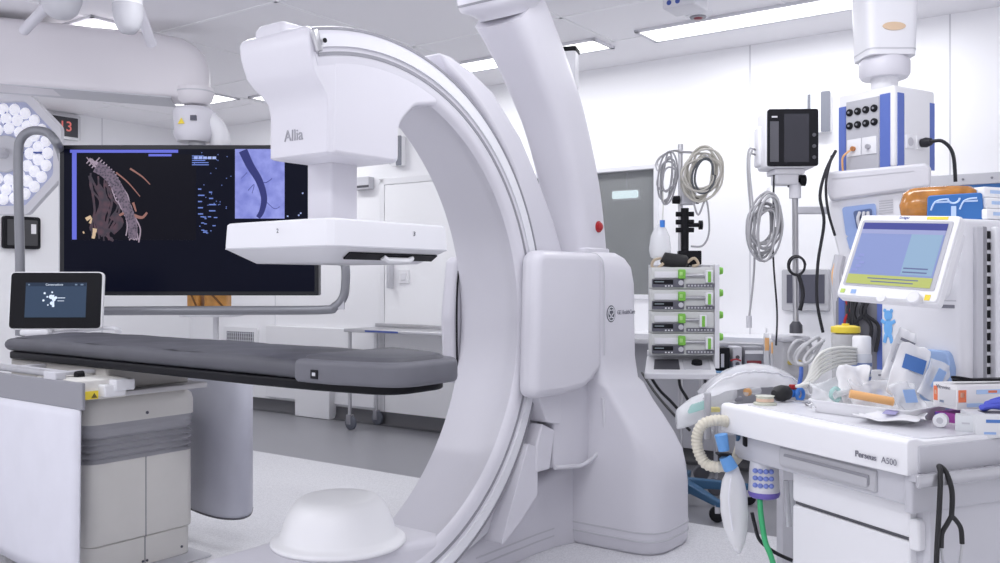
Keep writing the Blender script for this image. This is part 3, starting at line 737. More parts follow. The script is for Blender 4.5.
# steel bumper frame
rt = 4.4*YM/900
m = MB(); Yb = YM-.10
q = [at(20, 335, Yb), at(20, 260, Yb), at(18.5, 190, Yb), at(18.5, 150, Yb), at(22, 137, Yb), at(31, 130.5, Yb), at(42, 130.5, Yb), at(50, 134, Yb), at(57, 143, Yb), at(61, 152, YM+.09), at(63, 160, YM+.09)]
bf = part(d, 'bumper_frame', m.tube(smooth_path(q, 6), rt, 12), GTUBE, WF)
m = MB()
q = [at(20, 335, Yb)+V((0, 0, 0)), at(24, 322, Yb), at(40, 312, Yb), at(100, 310.5, Yb), at(200, 310, Yb), at(318, 309.5, Yb), at(335, 306, Yb), at(343.5, 296, Yb), at(345.5, 282, Yb), at(345.5, 268, Yb), at(343, 262, Yb+.02), at(332, 260, YM+.05), at(312, 260, YM+.07)]
part(d, 'bumper_rail', m.tube(smooth_path(q, 6), rt, 12), GTUBE, WF)
m = MB(); m.rod(at(28, 318, Yb), at(26, 300, YM+.2), .012); 
part(d, 'back_plate', pr(MB(), 150, 150, 235, 260, YM+.07, YM+.13, .02), DGREY, WF)
hk = pr(MB(), 338, 300, 344, 309, Yb-.02, Yb+.01); part(d, 'frame_clip', hk, LGREY, WF)
# hinge above the display
hc = at(197, 124, YM+.12)
m = MB().lathe([(0, -.11), (.095, -.11), (.118, -.07), (.118, .0), (.125, .08), (.105, .10), (0, .10)], c=(hc.x-.02, hc.y, hc.z), n=28)
hg = part(d, 'hinge_drum', m, SHELL, WF)
m = MB(); m.tube(smooth_path([(hc.x, hc.y, hc.z+.03), (hc.x+.08, hc.y+.02, hc.z+.02), (hc.x+.13, hc.y+.03, hc.z-.06), (hc.x+.13, hc.y+.03, hc.z-.14)], 6), [.06]*19, 14)
part(d, 'hinge_neck', m, WHITE, WF)
m = MB(); c0 = V((hc.x-.055, hc.y-.118, hc.z+.0)); m.prism([(c0.x-.02, c0.z-.015), (c0.x+.02, c0.z-.015), (c0.x, c0.z+.02)], 'y', c0.y-.004, c0.y+.02)
part(hg, 'warning_sticker', m, YELLOW, WF)
part(hg, 'black_sticker', MB().box(hc.x+.0, hc.y-.124, hc.z+.005, hc.x+.035, hc.y-.10, hc.z+.035), INK, WF)
part(hg, 'drum_seam', MB().lathe([(.1185, -.09), (.121, -.09), (.1275, .085), (.1245, .085)], c=(hc.x-.02, hc.y, hc.z), n=3), LGREY, WF) if False else None
part(d, 'hanger_post', MB().rod((hc.x, hc.y, hc.z-.02), (hc.x, hc.y, at(190, 152).z), .05, 16), LGREY, WF)

# overhead boom arm
a0, a1 = P(-60, 53, 5.30), P(183, 74, 5.62)
t = root('boom_arm', 'massive pale horizontal boom arm slung under the ceiling above the display', 'boom arm', FR((a0+a1)/2))
ax = (a1-a0).normalized(); fr = basis(a1, ax, V((0, 0, 1)))
# local: x along arm, y up, z horizontal towards the camera side
L = (a1-a0).length; secs = []
def asec(x, hy, hz, yo=0, r=.09): return [(x, p[0]+yo, p[1]) for p in rpoly([(-hy, -hz, r), (hy, -hz, r*1.0), (hy, hz, r), (-hy, hz, r*.5)], 0, 6)]
for x, hy, hz, yo in ((-L, .205, .17, .02), (-.55, .200, .165, .02), (-.15, .198, .16, .02), (0, .188, .155, .015), (.08, .165, .14, .0), (.13, .135, .12, -.02), (.158, .09, .09, -.05)):
    secs.append(asec(x, hy, hz, yo))
arm = part(t, 'arm_shell', MB().rings(secs), mat('warm_white_shell', (.74, .715, .75), .42), fr, sharp=60)
secs = [[(x, p[0]-.176, p[1]) for p in rect(-.005, -.150, .005, .150, .003)] for x in (-L, -.05)]
part(arm, 'arm_underseam', MB().rings(secs), LGREY, fr)
jc = V((hc.x-.01, hc.y, 0)); jz = P(183, 97, YM+.12).z
m = MB().lathe([(0, -.045), (.07, -.045), (.10, -.02), (.112, .02), (.112, .055), (0, .055)], c=(jc.x, jc.y, jz), n=28)
jt = part(t, 'end_joint', m, mat('warm_white_shell', (0, 0, 0)), WF)
part(jt, 'joint_seam', MB().lathe([(.111, .026), (.115, .026), (.115, .034), (.111, .034)], c=(jc.x, jc.y, jz), n=28), LGREY, WF)
m = MB(); pm = P(-40, 53, 5.30); m.lathe([(0, 0), (.12, 0), (.12, .7), (0, .7)], c=(pm.x, pm.y, pm.z+.1), n=24)
part(t, 'ceiling_post', m, SHELL2, WF)
mk = P(1, 67, 5.3); part(t, 'arm_marking', MB().box(mk.x-.02, mk.y-.175, mk.z-.016, mk.x+.006, mk.y-.13, mk.z+.016), INK, WF)

# two domed ceiling boom hubs with slim struts
def hub(px, py, Y, r, label, strut=None):
    c0 = P(px, py, Y)
    t = root('ceiling_boom_hub', label, 'boom hub', FR(c0), 'domed boom hubs')
    part(t, 'hub_dome', MB().lathe([(0, 0), (r*.45, .008), (r*.75, .035), (r*.95, .09), (r, .15), (0, .15)], n=28), LGREY)
    part(t, 'hub_post', MB().lathe([(0, .149), (r*.93, .149), (r*.9, ZC-c0.z), (0, ZC-c0.z)], n=28), WHITE)
    if strut: part(t, 'strut', MB().rod(V(strut[0])-c0, V(strut[1])-c0, .028, 12), SHELL)
    return t
hub(61, 19, 4.6, .105, 'broader grey domed hub under the ceiling above the boom arm', (P(52, 0, 4.7), P(24, 30, 5.0)))
hub(128, 34, 4.6, .076, 'slimmer grey domed hub with white post hanging above the boom arm', (P(138, 6, 4.75), P(152, 44, 4.95)))

# surgical lamp head partly out of view
YL = 6.1; lc0 = P(8, 154, YL)
t = root('surgical_lamp', 'large octagonal surgical lamp head full of white LED lenses behind the display frame', 'surgical lamp', FR(lc0, rz=-8))
ro = 66*YL/900
oc = [(ro*math.cos(R(22.5+45*k)), ro*math.sin(R(22.5+45*k))) for k in range(8)]
oc2 = [(p[0]*.84, p[1]*.84) for p in oc]
m = MB()
m.rings([[(p[0], y, p[1]) for p in rpoly(o2, .06, 4)] for o2, y in ((oc, .0), ([(p[0]*.985, p[1]*.985) for p in oc], -.03), ([(p[0]*.86, p[1]*.86) for p in oc], -.035), (oc2, -.012))], cap=False)
m.rings([[(p[0], y, p[1]) for p in rpoly(o2, .06, 4)] for o2, y in ((oc, .0), ([(p[0]*.8, p[1]*.8) for p in oc], .09))])
part(t, 'lamp_frame', m, SHELL2, sharp=30)
part(t, 'reflector_plate', MB().prism([(p[0]*.85, p[1]*.85) for p in oc], 'y', -.014, -.004), mat('lamp_reflector', (.45, .48, .66), .3))
lens_m = mat('led_lens', (.82, .82, .92), .2, emit=.30, ecol=(.88, .88, 1.0), var=.22, vscale=70)
first = None; k = 0
for rr_, n_ in ((.175, 13), (.240, 18), (.305, 23)):
    for i in range(n_):
        an = 2*math.pi*(i+.5*(k % 2))/n_; x, z = rr_*math.cos(an), rr_*math.sin(an)
        if first is None:
            first = part(t, 'lens', MB().lathe([(0, 0), (.039, 0), (.041, -.008), (.029, -.022), (.0, -.027)], ax='y', n=14), lens_m, FR(lc0, rz=-8))
            o = first
        else:
            o = first.copy(); C.objects.link(o); o.parent = t
        o.location = (x, -.013, z)
    k += 1
part(t, 'centre_ring', MB().lathe([(.085, -.012), (.125, -.012), (.125, -.03), (.118, -.038), (.09, -.03)], ax='y', n=32), LGREY)
part(t, 'centre_plate', MB().lathe([(0, -.02), (.09, -.02), (.09, -.024), (0, -.026)], ax='y', n=28), mat('lamp_centre', (.60, .60, .58), .4))
gp = part(t, 'sterile_handle', MB().lathe([(0, -.02), (.030, -.02), (.034, -.05), (.032, -.10), (.026, -.14), (0, -.15)], c=(0, 0, 0), ax='y', n=24), LGREY)
part(gp, 'handle_lens', MB().lathe([(0, -.152), (.018, -.152), (.024, -.142), (0, -.140)], ax='y', n=20), BLACK)
m = MB(); m.tube(smooth_path([(0, .09, .05), (-.1, .2, .2), (-.3, .25, .45), (-.3, .25, ZC-lc0.z)], 6), .035, 12)
part(t, 'suspension_arm', m, SHELL2)
m = MB(); m.box(-.006, -.03, .15, .006, -.015, .31); m.box(.10, -.03, -.0, .31, -.015, .01)
part(t, 'lens_divider', m, NAVY) 

# LED wall clock, wall tablet holder on the side wall
LW = BF @ FR(CX0, 0, 0, 90)        # on wall_left: x along wall towards the back... y into the wall
def lw(px, py):
    """point of the side wall seen at a pixel, in LW coordinates"""
    inv = LW.inverted(); o_ = inv @ V((0, 0, CAM_H)); dd = inv.to_3x3() @ V(((px-CX)/F_PX, 1, -(py-281)/F_PX)); k = -o_.y/dd.y
    return o_+dd*k
p0, p1 = lw(44, 112), lw(75, 138); 
t = root('led_wall_clock', 'black digital wall clock with red digits in a silver frame', 'clock', LW @ FR((p0.x+p1.x)/2, 0, min(p0.z, p1.z)))
sgn = 1
hh = abs(p1.z-p0.z)*.45; hw = .45
xo = p1.x-hw-(p0.x+p1.x)/2
part(t, 'frame', MB().prism(rect(xo-hw-.02, -.025, xo+hw+.025, 2*hh+.025, .01), 'y', -.05, -.001), STEEL)
part(t, 'face', MB().prism(rect(xo-hw, 0, xo+hw, 2*hh), 'y', -.053, -.048), mat('clock_face', (.05, .05, .06), .3))
m = MB().text('10:13', .13, (xo+hw-.20, -.055, hh), (1, 0, 0), (0, 0, 1), .001, .001)
part(t, 'red_digits', m, screen_mat('led_red', (.80, .22, .20), .7), smooth=False)
p0, p1 = lw(1, 213), lw(38, 249)
t = root('wall_tablet', 'dark grey square wall unit below the surgical lamp', 'wall unit', LW @ FR((p0.x+p1.x)/2, 0, min(p0.z, p1.z)))
hw = abs(p1.x-p0.x)/2; hh = abs(p1.z-p0.z)*.47
part(t, 'housing', MB().prism(rect(-hw, 0, hw, 2*hh, .03), 'y', -.05, -.001), BLACK, bevel=.004)
part(t, 'front_panel', MB().prism(rect(-hw+.03, .03, hw-.03, 2*hh-.03, .01), 'y', -.054, -.048), mat('slate_panel', (.055, .055, .06), .5))
part(t, 'white_card', MB().prism(rect(hw*.45, hh*.95, hw*.72, hh*1.55), 'y', -.058, -.053), BWHITE)

# tan padded bags glimpsed under the display, ventilation grille in the low wall panel
pb_ = P(206, 300, 7.6)
for (x0, x1, lbl) in ((190, 203, 'tan padded item glimpsed under the big display, beside the darker gap'), (207, 229, 'broader tan padded item with a fold, under the big display')):
    a_, b_ = P(x0, 308, 7.6), P(x1, 284, 7.6)
    m = MB().rbox(a_.x, 7.5, a_.z-.02, b_.x, 7.7, b_.z, .03, 3, .04)
    t = root('tan_cushion', lbl, 'cushion', FR((a_.x+b_.x)/2, 7.6, a_.z-.02), 'tan cushions on the wall shelf')
    part(t, 'cover', m, TAN, WF)
    part(t, 'seam', MB().tube(smooth_path([(a_.x+.02, 7.495, b_.z-.03), ((a_.x+b_.x)/2, 7.49, (a_.z+b_.z)/2), (b_.x-.02, 7.495, a_.z+.02)], 5), .008, 6), mat('brown_seam', (.16, .07, .02), .6), WF)
a_, b_ = P(183, 309, 7.45), P(236, 309, 7.45)
m = MB(); m.box(a_.x, 7.35, a_.z-.06, b_.x, 7.85, a_.z-.02, .01); m.box((a_.x+b_.x)/2-.02, 7.6, .03, (a_.x+b_.x)/2+.02, 7.64, a_.z-.05, .005)
t = root('equipment_stand', 'pale stand behind the table that holds the tan cushions', 'stand', FR((a_.x+b_.x)/2, 7.6, .003))
part(t, 'stand_top', m, WHITE, WF)
part(t, 'stand_foot', MB().prism(rect((a_.x+b_.x)/2-.2, 7.42, (a_.x+b_.x)/2+.2, 7.82, .05), 'z', .003, .035), LGREY, WF)
t = root('vent_grille', 'white wall ventilation grille with dark mesh above the table', 'vent', BF @ FR(-4.75, -.004, .55))
part(t, 'frame', MB().prism(rect(-.26, 0, .26, .26, .01), 'y', -.022, .003), BWHITE)
m = MB(); m.prism(rect(-.21, .045, .21, .215), 'y', -.024, -.018)
part(t, 'dark_opening', m, DGREY)
m = MB()
for k in range(13): m.box(-.205+k*.033, -.028, .045, -.193+k*.033, -.023, .215)
for k in range(5): m.box(-.21, -.028, .055+k*.035, .21, -.023, .063+k*.035)
part(t, 'mesh', m, LGREY)

# stainless trolley under the window wall
tx0, tx1 = -2.90, -.62
fr = BF @ FR((tx0+tx1)/2, -.215, 0)
t = root('steel_trolley', 'long stainless steel trolley table on castors against the back wall', 'trolley', fr)
hx = (tx1-tx0)/2
part(t, 'tabletop', MB().box(-hx, -.20, .84, hx, .20, .868, .006), STEEL)
part(t, 'back_lip', MB().box(-hx, .19, .868, hx, .20, .90, .003), STEEL)
part(t, 'edge_label', MB().box(-hx+.25, -.2015, .847, -hx+.62, -.1995, .862), NAVY)
for x in (-hx+.04, hx-.04):
    for y in (-.165, .165):
        lg = part(t, 'leg', MB().rod((x, y, .13), (x, y, .842), .017, 12), STEEL)
        cs = part(lg, 'castor', MB().lathe([(0, -.016), (.052, -.016), (.06, -.010), (.06, .010), (.052, .016), (0, .016)], c=(x+.012, y, .063), ax='y', n=20), mat('grey_castor', (.12, .13, .16), .5))
        part(lg, 'castor_fork', MB().box(x-.022, y-.026, .05, x+.024, y+.026, .135, .006), MGREY)
part(t, 'stretcher', MB().rod((-hx+.04, -.165, .33), (-hx+.04, .165, .33), .010, 10), STEEL)

def bwall(px, py):
    o_ = loc_in(BF, V((0, 0, CAM_H))); dd = BF.inverted().to_3x3() @ V(((px-CX)/F_PX, 1, -(py-281)/F_PX)); return o_-dd*(o_.y/dd.y)
q_ = bwall(366, 184)
t = root('door_closer', 'small grey overhead door closer above the door beside the detector column', 'door closer', BF @ FR(q_.x, -.002, q_.z-.05))
part(t, 'body', MB().prism(rect(-.11, 0, .10, .11, .008), 'y', -.07, 0), LGREY, bevel=.004)
part(t, 'dark_slot', MB().box(-.11, -.073, .015, .10, -.068, .035), DGREY)
q_ = bwall(405, 276)
t = root('wall_switch', 'faint white wall switch plate beside the door handle', 'switch', BF @ FR(q_.x, -.010, q_.z-.06))
part(t, 'plate', MB().prism(rect(-.06, 0, .06, .12, .01), 'y', -.012, 0), BWHITE, bevel=.003)
part(t, 'rocker', MB().prism(rect(-.03, .03, .03, .09, .005), 'y', -.018, -.010), WHITE, bevel=.002)
# ================================================================== CEILING SUPPLY PENDANT
YP = 3.5
c0 = P(894.5, 166, YP)
PF = FR(c0.x, c0.y, c0.z, -58.7)     # x: back along the socket face to the corner, y: along the outlet face
S = .261; HB = .320
t = root('supply_pendant', 'white and blue ceiling supply pendant box with black gas sockets and power outlets', 'supply pendant', PF @ FR(-S/2, S*.4, 0))
part(t, 'pendant_box', MB().rbox(-S, 0, 0, 0, S, HB, .012, 3, .012), BWHITE, PF)
part(t, 'blue_strip', MB().box(-S+.006, -.004, .0, -S+.04, .002, HB-.05), BLUE, PF)
part(t, 'blue_strip', MB().box(-.062, -.004, .0, -.018, .002, HB-.03), BLUE, PF)
part(t, 'socket_plate', MB().box(-S+.044, -.005, .004, -.066, .002, HB-.035), mat('pale_grey_plate', (.50, .50, .54), .35), PF)
for r_ in range(2):
    for k in range(4):
        sx = -S+.062+k*.038; sz = .240-r_*.054
        gs = part(t, 'gas_socket', MB().lathe([(0, 0), (.0145, 0), (.0145, -.008), (.010, -.010), (0, -.010)], c=(sx, -.004, sz), ax='y', n=18), BLACK, PF)
        part(gs, 'socket_pin', MB().lathe([(0, 0), (.0045, 0), (.0045, -.004), (0, -.004)], c=(sx, -.013, sz), ax='y', n=10), MGREY, PF)
for k, (cx_, lab) in enumerate(((-.178, 'copper'), (-.108, 'grey'))):
    ol = part(t, 'wall_outlet', MB().box(cx_-.033, -.010, .060, cx_+.033, -.003, .130, .003), BWHITE, PF)
    part(ol, 'outlet_core', MB().lathe([(0, 0), (.010, 0), (.010, -.012), (0, -.012)], c=(cx_, -.009, .090), ax='y', n=14), STEEL if k else mat('copper', (.55, .24, .10), .35, metal=.8), PF)
part(t, 'blue_strip', MB().box(-.002, .018, .0, .004, .055, HB-.03), BLUE, PF)
part(t, 'blue_strip', MB().box(-.002, S-.04, .0, .004, S-.008, HB-.05), BLUE, PF)
part(t, 'face_panel', MB().box(-.002, .058, .0, .005, S-.043, HB-.04), BWHITE, PF)
for y in (.085, .150):
    ol = part(t, 'wall_outlet', MB().box(.003, y-.024, .075, .011, y+.024, .130, .003), BWHITE, PF)
    part(ol, 'outlet_recess', MB().lathe([(0, 0), (.017, 0), (.017, .002), (0, .002)], c=(.0105, y, .102), ax='x', n=18), LGREY, PF)
m = MB(); m.lathe([(0, 0), (.017, 0), (.020, .02), (.014, .04), (0, .042)], c=(.012, .155, .102), ax='x', n=16)
m.tube(smooth_path([(.05, .155, .102), (.09, .17, .10), (.12, .19, .05), (.125, .20, -.06)], 6), .007, 8)
m.xf(PF); solo('power_plug', 'black power plug and cable in the outlet on the pendant', 'power plug', m, CABLEK)
m = MB(); m.tube(smooth_path([(-.185, -.02, .085), (-.205, -.04, .06), (-.212, -.035, .02), (-.214, -.02, -.05)], 6), .004, 8)
m.xf(PF); solo('gas_hose', 'thin orange hose plugged into the copper outlet of the pendant', 'hose', m, ORANGE)
pc_ = PF @ V((-S/2, S*.46, HB))
cf = FR(pc_)
part(t, 'pendant_neck', MB().lathe([(0, -.01), (.052, -.01), (.052, .12), (0, .12)], n=24), WHITE, cf)
part(t, 'swivel_collar', MB().lathe([(0, .06), (.088, .06), (.098, .075), (.098, .125), (.088, .14), (0, .14)], n=28), SHELL, cf)
m = MB(); m.rings([[(p[0], p[1], z) for p in rect(-hx, -.09, hx, .09, .04, 5)] for z, hx in ((.14, .098), (.26, .104), (.45, .112), (ZC-pc_.z, .112))])
up = part(t, 'upper_arm_joint', m, WHITE, cf, sharp=50)
part(up, 'brake_ring', MB().lathe([(.026, 0), (.046, 0), (.046, -.010), (.026, -.010)], c=(.0, -.0835, .25), ax='y', n=24, sy=.36), mat('pale_copper', (.70, .52, .36), .4), cf)
part(up, 'joint_seam', MB().rings([[(p[0], p[1], z) for p in rect(-.1, -.0915, .1, .0915, .04, 5)] for z in (.160, .166)]), LGREY, cf)

# ================================================================== PATIENT MONITOR ON ITS POLE
YV = 3.4
mb = P(791, 167, YV)
VF = FR(mb.x, mb.y, mb.z, -3, 0)
t = root('patient_monitor', 'black-fronted patient monitor in a white case on a pole bracket', 'patient monitor', VF)
hw, hh = .094, .222
part(t, 'case', MB().rbox(-hw, .0, 0, hw, .15, hh, .012, 3, .02), WHITE, VF, bevel=0)
part(t, 'case_back', MB().box(-hw-.012, .07, .015, -hw+.02, .15, hh-.05, .012), WHITE, VF)
fp = part(t, 'front_face', MB().prism(rect(-hw+.004, .004, hw+.004, hh-.003, .010), 'y', -.016, .002), BLACK, VF, bevel=.003)
part(fp, 'screen', MB().box(-.03, -.0175, .018, .062, -.0155, hh-.022), mat('monitor_glass', (.035, .035, .045), .12), VF)
part(fp, 'module_bay', MB().box(-hw+.012, -.0175, .02, -.05, -.0155, hh-.05), DGREY, VF)
part(fp, 'badge', MB().box(-hw+.018, -.0182, hh-.036, -.055, -.0172, hh-.030), LGREY, VF)
for k in range(3): part(fp, 'button', MB().lathe([(0, 0), (.007, 0), (.007, -.003), (0, -.003)], c=(.081, -.016, .12-k*.042), ax='y', n=12), DGREY, VF)
part(t, 'carry_knob', MB().lathe([(0, 0), (.014, 0), (.010, .012), (0, .012)], c=(.0, .06, hh-.001), n=14), LGREY, VF)
for z in (.065, .085): part(t, 'side_cable', MB().tube(smooth_path([(-hw-.01, .12, z), (-hw-.045, .08, z-.005), (-hw-.055, .06, z-.08), (-hw-.045, .05, -.16)], 6), .004, 8), CABLE, VF)
# pole with tilt bracket and side arm
pt = P(795, 190, YV+.06); pb = P(796, 330, YV+.06)
t = root('monitor_pole', 'steel pole with white tilt bracket carrying the patient monitor', 'pole', FR(pb.x, pb.y, pb.z))
part(t, 'pole', MB().rod((pb.x, pb.y, pb.z), (pt.x, pt.y, pt.z+.02), .0115, 14), STEEL, WF)
m = MB(); m.box(mb.x-.055, mb.y+.02, mb.z-.022, mb.x+.06, mb.y+.13, mb.z-.001, .006); m.box(mb.x-.045, mb.y+.03, mb.z-.06, mb.x+.04, mb.y+.11, mb.z-.02, .008)
br = part(t, 'tilt_bracket', m, WHITE, WF)
part(br, 'bracket_knob', MB().lathe([(0, 0), (.008, 0), (.008, .012), (.021, .014), (.022, .035), (0, .037)], c=(mb.x+.038, mb.y+.06, mb.z-.042), ax='x', n=12), BLACK, WF)
m = MB(); m.lathe([(0, 0), (.022, 0), (.022, .05), (.016, .06), (0, .06)], c=(pt.x, pt.y, pt.z-.03), n=16)
part(t, 'clamp_sleeve', m, WHITE, WF)
m = MB(); m.rod((pt.x, pt.y, pt.z+.02), (mb.x+.01, mb.y+.07, mb.z-.058), .010, 10)
part(t, 'bracket_stem', m, DGREY, WF)
ar = P(831, 208, YV+.05); al = P(797, 210, YV+.06)
m = MB(); m.box(al.x, al.y-.012, al.z-.014, ar.x, al.y+.012, al.z+.014, .004)
part(t, 'side_arm', m, LGREY, WF)
m = MB(); m.box(pt.x-.11, pt.y-.01, pt.z-.06, pt.x-.02, pt.y+.01, pt.z+.012, .01); part(t, 'cable_hook', m, WHITE, WF)
pz = P(796, 333, YV+.06)
part(t, 'pole_foot', MB().lathe([(0, 0), (.024, 0), (.024, .03), (.013, .045), (0, .045)], c=(pb.x, pb.y, pb.z-.01), n=18), DGREY, WF)
def coil(c, rx, rz, n, r, jit, seed, tilt=0, yspread=.02):
    rn = random.Random(seed); pts = []
    for k in range(n*14+1):
        a = 2*math.pi*k/14; w = k/14
        sx = 1+jit*math.sin(w*2.3+seed)+.5*jit*rn.uniform(-1, 1)*.4; sz = 1+jit*math.cos(w*1.7+seed*2)
        pts.append(V(c)+V((rx*sx*math.cos(a)+tilt*rz*math.sin(a), yspread*math.sin(w*1.3), rz*sz*math.sin(a))))
    return MB().tube(smooth_path(pts, 2), r, 7)
cc = P(765, 226, YV-.02)
solo('cable_coil', 'hank of grey monitor cable hanging beside the monitor pole', 'cable', coil(cc, .048, .096, 11, .0042, .38, 3, .12, .03), CABLE, sharp=180)
q = [P(752, 150, YV+.03), P(749, 165, YV), P(754, 220, YV-.03), P(754, 270, YV), P(749, 318, YV)]
m = MB().tube(smooth_path(q, 6), .0042, 8)
t = root('hanging_cable', 'long grey lead with a plug end hanging below the monitor', 'cable', FR(q[-1]))
part(t, 'lead', m, CABLE, WF)
part(t, 'plug', MB().rod(q[-1]+V((0, 0, .01)), q[-1]-V((0, 0, .035)), .010, 10), LGREY, WF)
q = [P(774, 172, YV+.06), P(773, 250, YV+.05), P(777, 310, YV+.05), P(776, 345, YV+.04)]
solo('black_lead', 'thin black lead hanging straight down next to the monitor pole', 'cable', MB().tube(smooth_path(q, 6), .0038, 8), CABLEK)
q = [P(836, 150, YV-.1), P(826, 170, YV-.1), P(820, 195, YV-.1), P(824, 222, YV-.1), P(818, 262, YV-.08), P(817, 300, YV-.06), P(823, 332, YV-.06)]
solo('black_power_cable', 'looping thick black cable from the supply pendant down to the counter', 'cable', MB().tube(smooth_path(q, 6), .006, 8), CABLEK)
q = [P(832, 155, YV-.12), P(826, 182, YV-.12), P(828, 210, YV-.12), P(835, 235, YV-.1)]
solo('black_power_cable', 'shorter black cable curving against the hood of the white console', 'cable', MB().tube(smooth_path(q, 6), .005, 8), CABLEK)
cc = P(798, 265, YV+.0)
m = coil(cc, .030, .034, 2, .0045, .08, 5)
m.tube(smooth_path([cc+V((.0, 0, -.03)), P(803, 292, YV), P(800, 310, YV)], 6), .008, 8)
solo('black_cable_loop', 'small loop of black cable with a probe hanging on the monitor pole', 'cable', m, CABLEK, sharp=180)

# ================================================================== WALL ITEMS BEHIND THE EQUIPMENT
t = root('wall_dispenser', 'white wall dispenser with slate grey side panels above the patient monitor', 'dispenser', BF @ FR(.98, -.002, 2.22))
part(t, 'body', MB().prism(rect(-.055, 0, .065, .255, .01), 'y', -.06, 0), BWHITE)
part(t, 'side_panel', MB().prism(rect(.010, .0, .068, .258, .01), 'y', -.064, -.055), mat('slate_blue', (.20, .21, .25), .45))
part(t, 'side_panel', MB().prism(rect(-.075, .02, -.054, .25, .005), 'y', -.058, 0), mat('slate_blue', (0, 0, 0)))
q_ = bwall(400, 166)
copy_thing(t, BF @ FR(q_.x, -.002, q_.z), 'white wall dispenser with slate grey side panels by the door, below the C-arm head', 'wall dispensers')
t['group'] = 'wall dispensers'
t = root('wall_screen', 'grey-framed dark wall screen behind the monitor pole', 'screen', BF @ FR(.885, -.002, 1.08))
part(t, 'frame', MB().prism(rect(-.15, 0, .15, .27, .015), 'y', -.05, 0), mat('pale_grey_frame', (.50, .50, .53), .45), bevel=.006)
part(t, 'screen', MB().prism(rect(-.115, .05, .125, .235), 'y', -.054, -.048), mat('dark_wall_screen', (.10, .10, .13), .2))
t = root('wall_board', 'blue noticeboard with pale frame on the wall behind the stacked packs', 'noticeboard', BF @ FR(1.83, -.002, 1.60))
part(t, 'board', MB().prism(rect(-.20, 0, .45, .24), 'y', -.03, 0), mat('board_blue', (.07, .22, .55), .5))
part(t, 'top_frame', MB().prism(rect(-.22, .235, .47, .30, .006), 'y', -.045, 0), LGREY, bevel=.003)
part(t, 'pinned_card', MB().prism(rect(.02, .12, .20, .19), 'y', -.034, -.029), mat('tan_card', (.50, .36, .25), .6))
for x in (-.03, .12): part(t, 'frame_screw', MB().lathe([(0, 0), (.007, 0), (.007, -.004), (0, -.004)], c=(x, -.045, .268), ax='y', n=10), GINK)
t = root('wall_worktop', 'white worktop with steel front edge along the wall behind the pump rack', 'worktop', BF @ FR(.05, -.2, .87))
part(t, 'top', MB().prism(rect(-.6, -.18, .75, .199, .01), 'z', 0, .045), WHITE)
part(t, 'front_edge', MB().box(-.6, -.192, -.022, .75, -.18, .012, .004), STEEL)
part(t, 'under_panel', MB().box(-.6, .10, -.75, .75, .195, 0), mat('grey_under_panel', (.50, .50, .54), .5))
for x in (-.55, .0, .70): part(t, 'bracket', MB().prism([(.10, -.0), (-.15, .0), (.10, -.20)], 'x', x-.01, x+.01), LGREY)
q = [P(642, 372, 5.6), P(655, 392, 5.4), P(672, 412, 5.2), P(690, 430, 5.1)]
solo('black_floor_cable', 'black cable drooping between the C-arm body and the pump rack pole', 'cable', MB().tube(smooth_path(q, 6), .008, 8), CABLEK)

# ================================================================== SYRINGE PUMP RACK
YR = 5.0; u = YR/900
o_ = P(683, 531, YR); RF = FR(P(683, 0, YR).x, YR, 0, -4)
def rx(px): return (px-683)*u
def rz(py): return CAM_H-(py-281)*u
t = root('infusion_stand', 'wheeled steel infusion stand with hooks behind the C-arm body', 'infusion stand', RF)
part(t, 'pole', MB().rod((.0, .105, .12), (.0, .105, rz(143)), .014, 14), STEEL)
part(t, 'black_upper_pole', MB().rod((rx(686), .05, rz(268)), (rx(686), .05, rz(207)), .022, 14), BLACK)
for k in range(3): part(t, 'pole_clamp', MB().lathe([(0, -.05), (.014, -.05), (.014, .05), (0, .05)], c=(rx(686), .05, rz(213+k*8)), ax='x', n=12), BLACK)
part(t, 'clamp_lever', MB().lathe([(0, -.08), (.012, -.08), (.012, 0), (.026, 0), (.026, .02), (0, .022)], c=(rx(700), .05, rz(224)), ax='x', n=12), BLACK)
part(t, 'clamp_block', MB().box(rx(679), .02, rz(264), rx(702), .08, rz(250), .006), BLACK)
m = MB().box(rx(682), .03, rz(203), rx(697), .125, rz(187), .006); hb = part(t, 'hook_block', m, LGREY)
for px in (679, 698): part(hb, 'block_knob', MB().lathe([(0, -.03), (.022, -.03), (.024, .01), (0, .014)], c=(rx(px), .05, rz(198.5)), ax='x', n=14), BLACK)
for s, pts in ((-1, [(684, 150), (676, 148), (663, 154), (658, 161), (659, 169)]), (1, [(684, 149), (694, 150), (704, 152), (714, 160), (716, 168)])):
    hk = part(t, 'hook_arm', MB().tube(smooth_path([(rx(a), .09-.011*k_, rz(b_)) for k_, (a, b_) in enumerate(pts)], 6), .0075, 8), STEEL)
part(t, 'pole_cap', MB().lathe([(0, 0), (.016, 0), (.016, .05), (0, .055)], c=(0, .105, rz(150)), n=12), STEEL)
for k in range(5):
    an = R(-68+72*k); dx, dy = math.cos(an), math.sin(an); LF = RF @ FR(0, .105, 0)
    lg = part(t, 'base_leg', MB().rings([[(dx*q+ -dy*p[0], dy*q+dx*p[0], p[1]) for p in rect(-.022*w_, .10+.03*(1-q/.42)-.02*w_, .022*w_, .10+.03*(1-q/.42)+.025*w_, .01)] for q, w_ in ((0, 1.3), (.2, 1.1), (.40, .8), (.42, .6))]), NAVYTEAL, LF)
    part(lg, 'castor', MB().lathe([(0, -.014), (.036, -.014), (.042, -.008), (.042, .008), (.036, .014), (0, .014)], c=(dx*.385, dy*.385, .045), ax='y', n=18), BLACK, LF)
    part(lg, 'castor_fork', MB().box(dx*.385-.014, dy*.385-.018, .05, dx*.385+.014, dy*.385+.018, .10, .005), LGREY, LF)
